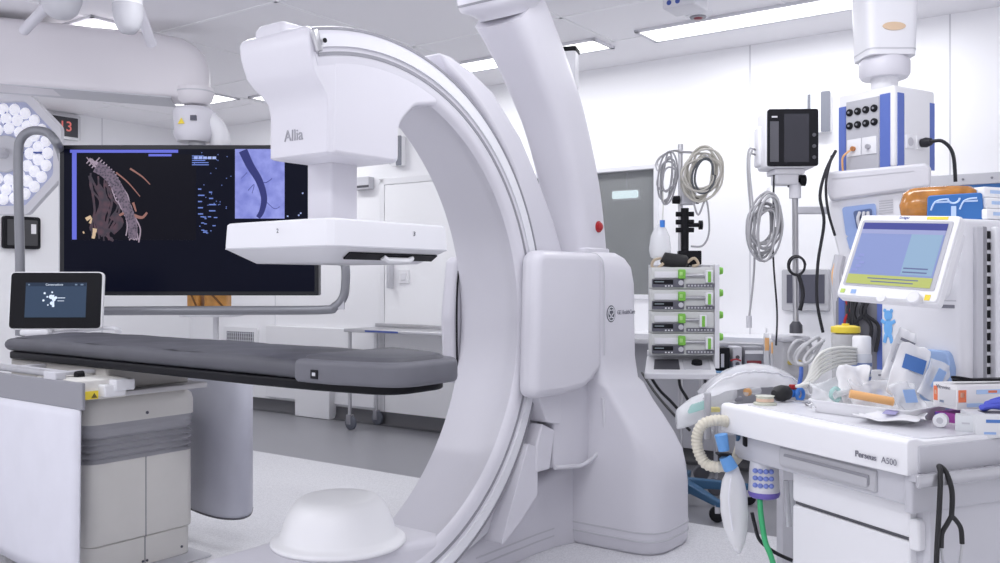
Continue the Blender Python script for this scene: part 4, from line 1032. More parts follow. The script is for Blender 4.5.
part(t, 'base_hub', MB().lathe([(0, .075), (.06, .075), (.06, .14), (.03, .17), (0, .17)], n=20), NAVYTEAL, RF @ FR(0, .105, 0))
part(t, 'rack_back', MB().box(rx(650), .064, rz(360), rx(716), .085, rz(264), .004), LGREY)
part(t, 'side_frame', MB().box(rx(711.3), -.10, rz(366), rx(716), .10, rz(264), .004), WHITE)
TRY = RF @ FR(rx(678), -.07, rz(361.5), 0, 15)
tr = part(t, 'bottom_tray', MB().prism(rpoly([(-.205, -.16), (.175, -.16), (.195, .13), (-.165, .13)], .02), 'z', -.035, 0), WHITE, TRY, bevel=.006)
part(tr, 'tray_lip', MB().prism(rpoly([(-.165, .11), (.195, .11), (.195, .13), (-.165, .13)], .005), 'z', 0, .03), WHITE, TRY)
part(tr, 'dark_display', MB().prism(rpoly([(-.150, -.10), (-.01, -.10), (.0, .05), (-.130, .05)], .005), 'z', -.002, .004), DGREY, TRY)
part(tr, 'grey_panel', MB().prism(rpoly([(.01, -.10), (.155, -.10), (.165, .05), (.02, .05)], .005), 'z', -.002, .003), LGREY, TRY)
part(tr, 'black_dial', MB().lathe([(0, 0), (.030, 0), (.028, .018), (0, .02)], c=(.09, -.02, .003), n=18), BLACK, TRY)
GPALE = mat('pump_white', (.66, .67, .66), .45)
proto = None
labs = ['topmost of four stacked syringe pumps, under the black rolled sleeve', 'second of four stacked syringe pumps counting from the black sleeve', 'third of four stacked syringe pumps, next above the bottom one', 'bottom one of four stacked syringe pumps, just above the white tray']
for i in range(4):
    zb = rz(288.2+21.7*i); fr = RF @ FR(0, 0, zb)
    if i == 0:
        p = root('syringe_pump', labs[0], 'syringe pump', fr, 'syringe pumps in the rack')
        h = 21.2*u
        part(p, 'body', MB().box(rx(650), -.09, 0, rx(711), .06, h, .005), GPALE)
        part(p, 'display_panel', MB().box(rx(650.5), -.105, .008, rx(681.5), -.085, h*.46, .004), mat('pump_display_grey', (.12, .12, .15), .35))
        part(p, 'display', MB().box(rx(651.5), -.1075, .026, rx(671), -.104, h*.42), BLACK)
        part(p, 'display_digits', MB().box(rx(653), -.1085, .036, rx(662), -.107, .041), screen_mat('pump_digits', (.3, .35, .4), .6))
        m = MB()
        for k in range(3): m.box(rx(663+k*3), -.1085, .012, rx(664.5+k*3), -.104, .019)
        part(p, 'keys', m, BWHITE)
        part(p, 'round_button', MB().lathe([(0, 0), (.014, 0), (.014, -.006), (0, -.006)], c=(rx(678.5), -.105, h*.28), ax='y', n=14), LGREY)
        part(p, 'syringe_clamp', MB().box(rx(676), -.115, h*.46, rx(683), -.05, h*.90, .006), GREEN)
        part(p, 'clamp_ridge', MB().box(rx(677), -.12, h*.60, rx(680), -.10, h*.78, .003), mat('light_green', (.40, .70, .22), .4))
        part(p, 'drive_rod', MB().rod((rx(683), -.10, h*.62), (rx(703), -.10, h*.62), .010, 10), STEEL)
        pu = part(p, 'pusher', MB().box(rx(702), -.125, h*.28, rx(709), -.06, h*.86, .006), BWHITE)
        part(pu, 'pusher_stripe', MB().box(rx(704), -.1275, h*.30, rx(707), -.123, h*.80, .002), GREEN)
        part(p, 'keypad', MB().box(rx(684), -.10, .008, rx(711), -.085, h*.24, .002), mat('pump_keypad', (.16, .16, .19), .4))
        m = MB()
        for k in range(8): m.box(rx(685.5+k*3.1), -.1025, .013, rx(687+k*3.1), -.098, h*.19)
        part(p, 'key_row', m, LGREY)
        part(p, 'barrel_trough', MB().box(rx(653), -.10, h*.50, rx(676), -.085, h*.80, .004), WHITE)
        part(p, 'release_knob', MB().lathe([(0, 0), (.020, 0), (.022, .012), (.018, .028), (0, .030)], c=(rx(715.2), -.06, h*.84), ax='x', n=14), GREEN)
        proto = p
    else:
        q_ = copy_thing(proto, fr, labs[i])
        if i == 2:
            for ch in q_.children:
                if ch.name.startswith('pusher'): ch.location.x -= .032
# black rolled sleeve with straps lying on the top pump
m = MB().tube([(rx(661), -.05, rz(258)), (rx(663), -.05, rz(259)), (rx(684), -.04, rz(261.5)), (rx(687), -.04, rz(262))], [.022, .040, .038, .022], 14)
t = root('black_sleeve', 'black rolled pressure sleeve lying on the topmost syringe pump', 'pressure sleeve', RF @ FR(rx(674), -.05, rz(265)))
part(t, 'roll', m, RUBBER, RF)
m = MB(); m.tube(smooth_path([(rx(660), -.06, rz(258)), (rx(653), -.07, rz(260)), (rx(651), -.07, rz(266)), (rx(656), -.08, rz(268)), (rx(662), -.08, rz(263))], 5), .008, 6)
part(t, 'beige_strap', m, mat('beige_strap', (.55, .45, .33), .7), RF); m = MB()
m.tube(smooth_path([(rx(686), -.06, rz(262)), (rx(692), -.08, rz(258)), (rx(696), -.08, rz(264)), (rx(690), -.09, rz(266))], 5), .008, 6)
part(t, 'beige_strap', m, mat('beige_strap', (.55, .45, .33), .7), RF)
t = root('infusion_bag', 'clear infusion bag with blue cap hanging from the stand hook', 'infusion bag', RF @ FR(rx(660), -.02, rz(258)))
m = MB(); rg = []
for py, w_, d_ in ((224, 2, .008), (228, 6, .018), (236, 9.5, .03), (248, 11, .035), (256, 10, .03), (258, 8, .015)):
    rg.append([(rx(660)+w_*u*math.cos(2*math.pi*k/16), -.02+d_*math.sin(2*math.pi*k/16), rz(py)) for k in range(16)])
part(t, 'bag', m.rings(rg), FILM2, RF)
part(t, 'blue_cap', MB().rod((rx(662), -.03, rz(227)), (rx(662), -.03, rz(220)), .014, 12), CYANB, RF)
part(t, 'tube_line', MB().tube(smooth_path([(rx(662), -.03, rz(220)), (rx(663), -.02, rz(200)), (rx(661), -.01, rz(170))], 6), .004, 6), CABLEW, RF)
m = coil((rx(701), -.03, rz(174)), .086, .118, 11, .0058, .34, 1, .14, .03)
solo('beige_cable_hank', 'large hank of beige monitoring cables hung on the infusion stand hook', 'cable', m, CABLEB, RF, sharp=180)
m = coil((rx(702), -.07, rz(176)), .055, .10, 2, .0062, .15, 4, .1)
solo('dark_cable_hank', 'smaller dark cable loops hanging within the beige hank', 'cable', m, mat('slate_cable', (.10, .11, .12), .5), RF, sharp=180)
m = coil((rx(667), -.03, rz(178)), .038, .105, 6, .005, .45, 2, .12)
solo('grey_cable_hank', 'narrow hank of grey leads on the far hook, above the infusion bag', 'cable', m, CABLE, RF, sharp=180)
q = [(rx(692), -.03, rz(200)), (rx(697), -.04, rz(215)), (rx(705), -.03, rz(200)), (rx(708), -.03, rz(230)), (rx(702), -.03, rz(245)), (rx(690), -.03, rz(246))]
solo('loose_lead', 'loose grey lead looping under the hook block of the stand', 'cable', MB().tube(smooth_path(q, 6), .0055, 8), CABLE, RF)
for (q, lbl) in (([(648, 368), (652, 378), (660, 390), (672, 402), (684, 416)], 'black cable sagging from the tray corner of the pump rack'),
                 ([(679, 370), (680, 385), (686, 396), (693, 408)], 'black cable hanging straight from the middle of the pump rack tray'),
                 ([(703, 371), (706, 385), (707, 405)], 'black cable dropping from the far end of the pump rack tray')):
    solo('rack_cable', lbl, 'cable', MB().tube(smooth_path([(rx(a), .0, rz(b_)) for a, b_ in q], 6), .0085, 8), CABLEK, RF)

# ================================================================== EQUIPMENT CART BEHIND THE WORKTOP
YC = 5.3; u2 = YC/900
def c3(px, py, Y=YC): return P(px, py, Y)
zt = c3(740, 372).z
xa, xb = c3(712, 372).x, c3(815, 372).x
t = root('equipment_cart', 'pale equipment cart with blue tray top behind the plastic draped worktop', 'cart', FR((xa+xb)/2, YC+.2, .003))
part(t, 'cart_top', MB().box(xa, YC, zt-.03, xb, YC+.45, zt-.006, .006), LGREY, WF)
part(t, 'blue_tray', MB().box(xa+.01, YC+.01, zt-.006, xb-.1, YC+.4, zt+.004, .004), mat('muted_blue_tray', (.16, .30, .50), .4), WF)
for x in (xa+.03, xb-.03):
    for y in (YC+.03, YC+.42):
        lg = part(t, 'leg', MB().rod((x, y, .10), (x, y, zt-.03), .013, 10), STEEL, WF)
        part(lg, 'castor', MB().lathe([(0, -.018), (.045, -.018), (.052, -.010), (.052, .010), (.045, .018), (0, .018)], c=(x, y, .056), ax='y', n=18), DGREY, WF)
part(t, 'lower_shelf', MB().box(xa+.02, YC+.03, .36, xb-.02, YC+.42, .38, .004), LGREY, WF)
zt += .005
def cbox(name, label, cat, x0, x1, y0, dz, m_, Yn=YC+.06, dep=.12):
    dz = dz*1.18 if Yn > 4 else dz
    a, b_ = c3(x0, 0, Yn).x, c3(x1, 0, Yn).x
    t = root(name, label, cat, FR((a+b_)/2, Yn+dep/2, zt))
    part(t, 'case', MB().rbox(a, Yn, zt, b_, Yn+dep, zt+dz, .006, 3, .008), m_, WF)
    return t, a, b_, Yn, zt
tt, a, b_, Yn, z_ = cbox('battery_charger', 'black charger unit with red lead beside the pump rack', 'charger', 716, 730, 0, .115, BLACK)
part(tt, 'white_stripe', MB().box((a+b_)/2-.012, Yn-.003, z_+.02, (a+b_)/2+.006, Yn+.001, z_+.10), LGREY, WF)
part(tt, 'red_lead', MB().tube(smooth_path([(b_, Yn-.01, z_+.06), (b_+.03, Yn-.02, z_+.07), (b_+.06, Yn-.02, z_+.06)], 5), .005, 6), RED, WF)
tt, a, b_, Yn, z_ = cbox('grey_meter_box', 'grey meter box with dials standing on the cart next to the charger', 'meter box', 733, 742, 0, .12, LGREY)
for k in range(2): part(tt, 'dial', MB().lathe([(0, 0), (.012, 0), (.012, -.004), (0, -.004)], c=((a+b_)/2, Yn, z_+.04+k*.04), ax='y', n=12), DGREY, WF)
tt, a, b_, Yn, z_ = cbox('glass_front_box', 'grey open-fronted box with dark red contents on the blue tray', 'box', 745, 763, 0, .12, MGREY)
part(tt, 'red_contents', MB().box(a+.01, Yn-.008, z_+.015, b_-.01, Yn+.002, z_+.06, .006), mat('dark_red', (.20, .02, .03), .4), WF)
part(tt, 'top_edge', MB().box(a, Yn-.006, z_+.10, b_, Yn, z_+.12), BWHITE, WF)
first = None
for i, (px, py0, py1, lbl) in enumerate(((768, 333, 372, 'tallest syringe pack with orange tip standing on the cart'), (774, 338, 372, 'slim syringe pack between two taller ones on the cart'), (779, 352, 374, 'shortest syringe pack with broad orange band on the cart'))):
    Ys = YC-.02-.02*i; a_ = c3(px, py1, Ys); h = c3(px, py0, Ys).z-zt
    t = root('syringe_pack', lbl, 'syringe', FR(a_.x, Ys+.03, zt), 'syringe packs on the cart')
    w_ = (.016, .012, .024)[i]
    part(t, 'barrel', MB().box(-w_, -.008, 0, w_, .008, h, .003), FILM2)
    part(t, 'orange_label', MB().box(-w_*.8, -.0095, h*.55, w_*.8, -.0075, h*.88), ORANGE)
    part(t, 'plunger', MB().rod((0, 0, h), (0, 0, h+.03), .005, 8), BWHITE)
tt, a, b_, Yn, z_ = cbox('pole_base_box', 'grey box with two yellow knobs at the foot of the monitor pole', 'box', 782, 809, 0, .30, mat('box_grey', (.42, .42, .44), .5), 3.46, .12)
for k in range(2): part(tt, 'yellow_knob', MB().lathe([(0, 0), (.010, 0), (.010, -.008), (0, -.008)], c=(a+.03+k*.035, Yn, z_+.22), ax='y', n=12), mat('ochre', (.45, .36, .10), .5), WF)
part(tt, 'white_top', MB().box(a-.005, Yn-.01, z_+.298, b_+.005, Yn+.13, z_+.320, .008), LGREY, WF)
part(tt, 'box_leg', MB().box(a+.01, Yn+.02, .003, b_-.01, Yn+.10, z_), LGREY, WF)
# ================================================================== ANAESTHESIA MACHINE
t = root('anaesthesia_machine', 'big white anaesthesia workstation with drawers, worktop, tower and tilted touch screen', 'anaesthesia machine', AF @ FR(.4, .36, 0))
def ap(name, m, mt, **k): return part(t, name, m, mt, AF, **k)
# worktop slab with a rolled front lip
prof = rpoly([(.0, .797, .004), (.0, .885, .03), (.03, .885, .01), (.06, .878, .01), (.70, .878), (.70, .797)], 0, 5)
m = MB(); rg = []
n_ = 14
for k in range(n_+1):
    y = .0+.727*k/n_; bow = -.010*math.sin(math.pi*k/n_)
    inset = 0
    rg.append([(p[0]+bow*(1-min(1, p[0])), y, p[1]) for p in prof])
slab = ap('worktop', m.rings(rg), BWHITE, bevel=.010, seg=3, sharp=50)
part(slab, 'grey_worktop_inlay', MB().prism(rpoly([(.07, .02), (.46, .02), (.46, .70), (.07, .70)], .03), 'z', .875, .8812), mat('worktop_grey', (.72, .72, .76), .35), AF)
m = MB().text('Perseus', .0225, (-.0080, .124, .825), (0, -1, 0), (0, 0, 1), .0012)
m.text('A500', .0225, (-.0065, .050, .824), (0, -1, 0), (0, 0, 1), .0004)
part(slab, 'front_lettering', m, GINK, AF, smooth=False)
# near side of the slab: pale recess, clear rail
ap('side_recess', MB().box(.035, -.004, .800, .70, .02, .868, .004), LGREY)
m = MB(); m.box(-.005, -.040, .775, .70, -.028, .806, .003)
rl = ap('side_rail', m, mat('grey_rail', (.50, .50, .53), .25, metal=.4))
for x in (.03, .28, .6): part(rl, 'rail_post', MB().box(x-.015, -.03, .782, x+.015, .01, .80, .002), LGREY, AF)
ap('side_band', MB().box(.02, .004, .70, .70, .03, .800, .008), LGREY)
# grey under-worktop band with recessed pull-out handle
ap('front_band', MB().box(.03, .01, .715, .70, .70, .798, .008), LGREY)
hb = ap('pull_shelf', MB().prism(rpoly([(.12, .728, .006), (.485, .728, .02), (.485, .785, .006), (.12, .785, .006)], 0), 'x', .022, .034), mat('pull_shelf_grey', (.48, .48, .51), .45), bevel=.004)
part(hb, 'recess_groove', MB().prism(rpoly([(.14, .742), (.46, .742), (.46, .770), (.14, .770)], .006), 'x', .0195, .024), MGREY, AF)
part(hb, 'recess_lip', MB().prism(rpoly([(.145, .738), (.46, .738), (.46, .762), (.145, .762)], .005), 'x', .0175, .022), mat('pull_shelf_grey', (0, 0, 0)), AF)
# carcass, two drawers, side panel
ap('carcass', MB().box(.10, .04, .12, .70, .47, .72, .006), LGREY)
for z0, z1 in ((.622, .712), (.33, .612), (.14, .322)):
    dw = ap('drawer', MB().prism(rpoly([(.062, z0, .008), (.487, z0, .012), (.487, z1, .012), (.062, z1, .008)], 0, 4), 'x', .076, .12), BWHITE, bevel=.005)
    part(dw, 'drawer_shadow_gap', MB().box(.082, .07, z0-.008, .12, .48, z0), DGREY, AF)
    part(dw, 'drawer_catch', MB().prism(rpoly([(.035, z0-.03), (.068, z0-.03), (.068, z0+.05), (.035, z0+.05)], .012), 'x', .078, .115), BWHITE, AF, bevel=.005)
ap('side_panel', MB().box(.10, .020, .13, .70, .045, .70, .004), mat('side_panel_grey', (.62, .62, .66), .45))
for x in (.16, .62):
    for y in (.10, .42):
        cs = ap('castor', MB().lathe([(0, -.018), (.052, -.018), (.06, -.010), (.06, .010), (.052, .018), (0, .018)], c=(x, y, .063), ax='y', n=20), DGREY)
        part(cs, 'castor_fork', MB().box(x-.03, y-.03, .06, x+.03, y+.03, .13, .006), LGREY, AF)
# tower
TX, TY0, TY1, TZ = .47, .233, .535, 1.452
tw = ap('tower', MB().rbox(TX, TY0, .875, .70, TY1, TZ, .014, 4, .022), WHITE)
part(tw, 'tower_seam', MB().box(TX-.001, TY0+.02, 1.212, TX+.003, TY1-.004, 1.216), LGREY, AF)
part(tw, 'dark_slot', MB().box(TX-.002, TY0+.025, 1.192, TX+.004, TY0+.085, 1.202), GINK, AF)
ad = mat('adapter_blue', (.30, .45, .78), .45)
hd = part(tw, 'blue_handle', MB().prism(rpoly([(TY0+.025, .885), (TY0+.13, .885), (TY0+.14, 1.02, .02), (TY0+.125, 1.068, .025), (TY0+.035, 1.068, .025), (TY0+.02, 1.02, .02)], 0, 5), 'x', TX-.02, TX+.004), mat('pale_blue_handle', (.33, .46, .72), .45), AF, bevel=.004)
part(hd, 'handle_gap', MB().prism(rpoly([(TY0+.065, .90), (TY0+.09, .90), (TY0+.09, 1.02), (TY0+.065, 1.02)], .01), 'x', TX-.022, TX-.018), MGREY, AF)
# near side column: grey rail strips and a dark vent slot
part(tw, 'side_column', MB().box(.515, TY0-.012, .88, .545, TY0+.01, 1.43, .006), LGREY, AF)
part(tw, 'side_column', MB().box(.548, TY0-.006, .88, .566, TY0+.01, 1.43, .004), MGREY, AF)
m = MB()
for k in range(16): m.box(.572, TY0-.004, .90+k*.033, .582, TY0+.006, .922+k*.033)
part(tw, 'vent_slots', m, BLACK, AF)
part(tw, 'side_column', MB().box(.585, TY0-.02, .88, .66, TY0+.01, 1.43, .006), WHITE, AF)
# bear-shaped blue sticker
m = MB()
by, bz = .500, 1.105; bx_ = TX-.0022
def disc(y, z, r, sy=1, sz=1): m.lathe([(0, 0), (r, 0), (r, .002), (0, .002)], c=(bx_, y, z), ax='x', n=16, sx=sy, sy=sz)
disc(by, bz+.058, .0165); disc(by+.013, bz+.073, .0065); disc(by-.013, bz+.073, .0065); disc(by, bz+.018, .017, 1, 1.7)
for s in (-1, 1):
    m.tube([(bx_+.001, by+s*.012, bz+.034), (bx_+.001, by+s*.027, bz+.042)], .0065, 6)
    m.tube([(bx_+.001, by+s*.008, bz-.002), (bx_+.001, by+s*.015, bz-.028)], .0075, 6)
m.xf(Matrix.Translation((bx_+.001, 0, 0)) @ Matrix.Diagonal((.25, 1, 1, 1)) @ Matrix.Translation((-bx_-.001, 0, 0)))
part(tw, 'blue_sticker', m, mat('sticker_blue', (.16, .42, .80), .5), AF)
# tilted touch screen on a short arm
SR = Matrix.Rotation(R(-47.5), 3, 'Z') @ Matrix.Rotation(R(-26.8), 3, 'X') @ Matrix.Rotation(R(4.1), 3, 'Y')
sw_, shh = .2800, .2600
TL = V((1.0815, 2.45, 1.3375)) + SR @ V((-sw_/2, 0, shh/2))
SF = basis(TL, SR @ V((1, 0, 0)), SR @ V((0, 0, 1)))           # x along the top edge, y up the screen, z towards the viewer
if (SF.to_3x3() @ V((0, 0, 1))).y > 0: print('screen normal flips')
m = MB(); rr_ = rect(0, -shh, sw_, 0, .012)
m.rings([[(p[0], p[1], z) for p in rr_] for z in (-.035, -.004)]); m.rings([[(sw_/2+(p[0]-sw_/2)*.985, -shh/2+(p[1]+shh/2)*.985, z) for p in rr_] for z in (-.004, .002)])
hs = part(t, 'screen_housing', m, BWHITE, SF, bevel=.003)
part(hs, 'screen_rear', MB().rbox(sw_*.15, -shh*.85, -.075, sw_*.98, -shh*.08, -.03, .015, 3, .02), WHITE, SF)
part(hs, 'bezel', MB().prism(rect(.012, -shh+.034, sw_-.016, -.020, .006), 'z', .0015, .0035), mat('bezel_grey', (.48, .48, .52), .4), SF)
sx0, sx1, sy0, sy1 = .020, sw_-.028, -shh+.040, -.028
def sp(name, x0, y0, x1, y1, mt_, z=.0045):
    return part(hs, name, MB().box(sx0+(sx1-sx0)*x0, sy0+(sy1-sy0)*y0, z-.0015, sx0+(sx1-sx0)*x1, sy0+(sy1-sy0)*y1, z), mt_, SF)
sp('display', 0, 0, 1, 1, screen_mat('screen_lavender', (.28, .34, .62), .8))
sp('display_header', 0, .89, 1, 1, screen_mat('screen_indigo', (.08, .09, .32), .8), .005)
sp('display_subheader', 0, .82, 1, .89, screen_mat('screen_pale_violet', (.36, .39, .64), .8), .005)
sp('display_pane', .62, .18, .98, .82, screen_mat('screen_aqua', (.31, .45, .62), .8), .005)
sp('display_notice', 0, 0, 1, .15, screen_mat('screen_lime', (.52, .57, .19), .8), .005)
m = MB()
for k, (a, b_) in enumerate(((.25, .85), (.3, .8))): m.box(sx0+(sx1-sx0)*a, sy0+(sy1-sy0)*(.09-k*.05), .005, sx0+(sx1-sx0)*b_, sy0+(sy1-sy0)*(.105-k*.05), .0056)
for k in range(2): m.box(sx0+(sx1-sx0)*.64, sy0+(sy1-sy0)*(.27-k*.06), .005, sx0+(sx1-sx0)*.92, sy0+(sy1-sy0)*(.29-k*.06), .0056)
part(hs, 'display_text', m, screen_mat('screen_slate_text', (.16, .19, .36), .8), SF)
m = MB()
for k in range(5): m.box(sx0+(sx1-sx0)*(.03+.03*(k % 3)), sy0+(sy1-sy0)*(.2+.06*k), .005, sx0+(sx1-sx0)*(.09+.03*(k % 3)), sy0+(sy1-sy0)*(.24+.06*k), .0056)
part(hs, 'display_icons', m, screen_mat('screen_slate', (.30, .34, .66), .8), SF)
part(hs, 'yellow_label', MB().box(sw_*.68, -.0145, .001, sw_*.88, -.006, .0032), YELLOW, SF)
part(hs, 'maker_lettering', MB().text('Dräger', .010, (sw_*.46, -.010, .0025), (1, 0, 0), (0, 1, 0), .0004), NAVY, SF, smooth=False)
part(hs, 'rotary_knob', MB().lathe([(0, 0), (.018, 0), (.018, .018), (.015, .021), (0, .021)], c=(sw_*.80, -shh+.004, .002), n=22), WHITE, SF)
part(hs, 'small_button', MB().lathe([(0, 0), (.012, 0), (.012, .004), (0, .005)], c=(sw_*.47, -shh+.002, .002), n=18), WHITE, SF)
part(hs, 'yellow_key', MB().box(sw_*.875, -shh+.006, .001, sw_*.925, -shh+.022, .0035), YELLOW, SF)
part(hs, 'green_key', MB().box(sw_*.04, -shh+.010, .001, sw_*.085, -shh+.022, .0035), mat('lime_key', (.50, .65, .15), .5), SF)
part(hs, 'blue_key', MB().box(sw_*.15, -shh+.010, .001, sw_*.20, -shh+.022, .0035), SKYB, SF)
cpos = loc_in(AF, SF @ V((sw_*.6, -shh*.5, -.05)))
m = MB(); m.tube(smooth_path([cpos, cpos+V((.08, .03, -.03)), (TX+.05, max(cpos.y, TY0+.08)+.03, cpos.z-.06)], 5), .028, 12)
ap('screen_arm', m, WHITE)

# white console with a hooded top below the pendant
YG = 3.27
KF = FR(P(880, 0, YG).x, YG, 0, -22.5)
KI = KF.inverted()
def gk(px, py):
    o_ = KI @ V((0, 0, CAM_H)); dd = KI.to_3x3() @ V(((px-CX)/F_PX, 1, -(py-281)/F_PX)); q = o_-dd*(o_.y/dd.y)
    return (q.x, q.z)
def gp(px, py, r=None): return gk(px, py)+(() if r is None else (r,))
def gx(px): return gk(px, 281)[0]
def gz(py, px=860): return gk(px, py)[1]
t2 = root('gas_console', 'white hooded console with vent slots and a blue recess beneath the supply pendant', 'console', KF @ FR(0, .15, .003))
def cp(name, m, mt, parent=None, **k): return part(parent or t2, name, m, mt, KF, **k)
hood = rpoly([gp(831, 201, .02), gp(826.5, 190, .02), gp(827, 172, .014), gp(926, 163, .02), gp(931, 168, .015), gp(931, 187, .015)], 0, 5)
cp('hood', MB().prism(hood, 'y', -.02, .26), SHELL2, bevel=.012, seg=3)
cp('hood_crease', MB().prism([gp(832, 178.5), gp(914, 170.5), gp(914, 171.3), gp(832, 179.3)], 'y', -.0215, -.019), LGREY)
bodyp = rpoly([gp(829, 200), gp(829, 216, .03), gp(838, 250, .1), gp(846, 300, .02), (gx(846), .05), (gx(930), .05), gp(930, 187)], .01)
cb = cp('console_body', MB().prism(bodyp, 'y', .0, .24), WHITE, bevel=.014, seg=3)
cp('console_base', MB().box(gx(836), .02, .004, gx(932), .28, .08, .02), LGREY)
m = MB()
for k in range(6): m.prism([gp(879, 200.5+k*2.4), gp(893, 199+k*2.4), gp(893, 200+k*2.4), gp(879, 201.5+k*2.4)], 'y', -.003, .002)
cp('vent_slots', m, LGREY, cb)
cp('blue_recess', MB().prism(rpoly([gp(842, 207), gp(876, 203), gp(877, 232), gp(846, 236)], .012), 'y', -.012, .004), mat('recess_blue', (.28, .38, .66), .4), cb)
cp('recess_bottom', MB().prism(rpoly([gp(846, 236), gp(864, 233), gp(858, 250), gp(850, 250)], .012), 'y', -.012, .004), mat('recess_blue', (0, 0, 0)), cb)
cp('recess_navy_inner', MB().prism(rpoly([gp(853, 211), gp(872, 208), gp(872, 228), gp(857, 230)], .01), 'y', -.016, -.011), mat('recess_navy', (.10, .14, .28), .4), cb)
m = MB()
for k in range(3): m.tube(smooth_path([(gx(860+k*4), -.020, gz(212)), (gx(858+k*5), -.026, gz(219)), (gx(860+k*3), -.020, gz(228))], 4), .006, 6)
cp('recess_lead', m, LGREY, cb)
sp_ = cp('spine', MB().box(gx(836), -.03, .70, gx(884), -.002, gz(296), .006), mat('spine_grey', (.22, .22, .25), .5))
part(sp_, 'spine_strip', MB().box(gx(839), -.034, .80, gx(845), -.029, gz(297)), BLUE, KF)
part(sp_, 'spine_strip', MB().box(gx(877), -.034, .80, gx(883), -.029, gz(297)), BLUE, KF)
rnd = random.Random(11)
for k in range(6):
    x0 = gx(849+k*4.2)
    part(sp_, 'black_cable', MB().tube(smooth_path([(x0, -.045, gz(298)), (x0+rnd.uniform(-.02, .02), -.05, gz(312)), (x0+rnd.uniform(-.03, .03), -.055, gz(325)), (x0+rnd.uniform(-.02, .02), -.045, gz(350))], 5), .007, 6), CABLEK, KF)
part(sp_, 'red_cable', MB().tube(smooth_path([(gx(846), -.045, gz(298)), (gx(849), -.05, gz(310)), (gx(845), -.055, gz(322)), (gx(850), -.05, gz(340))], 5), .005, 6), RED, KF)
part(cb, 'orange_cable', MB().tube(smooth_path([(gx(838), -.01, gz(255)), (gx(833), -.02, gz(272)), (gx(834), -.02, gz(290)), (gx(836), -.01, gz(310))], 5), .005, 6), ORANGE, KF)
cp('grey_conduit', MB().tube(smooth_path([(gx(840), .0, gz(255)), (gx(836), -.01, gz(275)), (gx(838), -.01, gz(300)), (gx(840), -.0, gz(330))], 5), .02, 8), LGREY)

# packs on top of the tower
zt = TZ+.002
def ablock(name, label, cat, x0, y0, x1, y1, z0, z1, mt_, group=None, r=.004, rzv=0):
    fr = AF @ FR((x0+x1)/2, (y0+y1)/2, z0, rzv)
    hx, hy = (x1-x0)/2, (y1-y0)/2
    tt = root(name, label, cat, fr, group)
    part(tt, 'carton', MB().rbox(-hx, -hy, 0, hx, hy, z1-z0, r, 2, r), mt_)
    return tt, hx, hy, z1-z0
# brown pack in clear wrap: lumpy bag, blue label
pf = AF @ FR(.585, .405, zt, -52) @ Matrix.Diagonal((1.15, 1.1, 1.08, 1))
tt = root('brown_pack', 'clear-wrapped pack with amber brown contents and a blue label on top of the tower', 'pack', pf)
m = MB(); rg = []
for z, sx, sy in ((0, .088, .045), (.01, .098, .052), (.05, .100, .055), (.085, .092, .048), (.098, .075, .035), (.102, .04, .02)):
    rg.append([(sx*(abs(math.cos(q))**.5)*(1 if math.cos(q) > 0 else -1)*(1+.02*math.sin(q*5+z*60)), sy*(abs(math.sin(q))**.6)*(1 if math.sin(q) > 0 else -1), z) for q in [2*math.pi*k/28 for k in range(28)]])
part(tt, 'brown_contents', m.rings(rg), mat('amber_contents', (.42, .17, .03), .2, var=.35, vscale=25, coat=.5))
lb = part(tt, 'blue_label', MB().prism(rpoly([(-.03, .0), (.104, .0), (.100, .075, .01), (-.028, .072, .01)], .004), 'y', -.0635, -.050), mat('label_blue', (.04, .17, .48), .35), bevel=.003)
m = MB()
for sx in (0.0, .068):
    m.tube(smooth_path([(sx-.02, -.0645, .030), (sx-.012, -.0645, .050), (sx+.0, -.0645, .058), (sx+.02, -.0645, .060)], 5), .0025, 6)
    m.box(sx-.012, -.0645, .050, sx+.022, -.063, .055)
m.box(.028, -.0645, .006, .040, -.063, .04); m.tube(arc_pts := [(.034+.014*math.cos(R(a)), -.064, .062+.014*math.sin(R(a))) for a in range(180, 361, 20)], .003, 6)
part(lb, 'label_print', m, mat('label_pale', (.55, .70, .95), .4))
labs = ('lowest of the flat white paper packs stacked on the tower', 'middle flat white paper pack in the stack on the tower', 'topmost flat white paper pack in the stack on the tower')
for k in range(3):
    tt, hx, hy, hz = ablock('paper_pack', labs[k], 'pack', .60+.01*k, .255+.012*k, .86, .335+.006*k, zt+.034*k, zt+.034*k+.032, PAPER, 'flat white packs on the tower', .005)
    part(tt, 'blue_print', MB().box(-hx-.001, -hy*.3, .008, -hx+.001, hy*.5, .024), mat('pale_blue_print', (.45, .60, .85), .5))
    part(tt, 'blue_print', MB().box(-hx*.8, -hy-.001, .012, -hx*.2, -hy+.001, .022), mat('pale_blue_print', (0, 0, 0)))

# ================================================================== THINGS ON THE WORKTOP
ZW = .8818
def W_(px, py, z=ZW): return PZ(px, py, z)
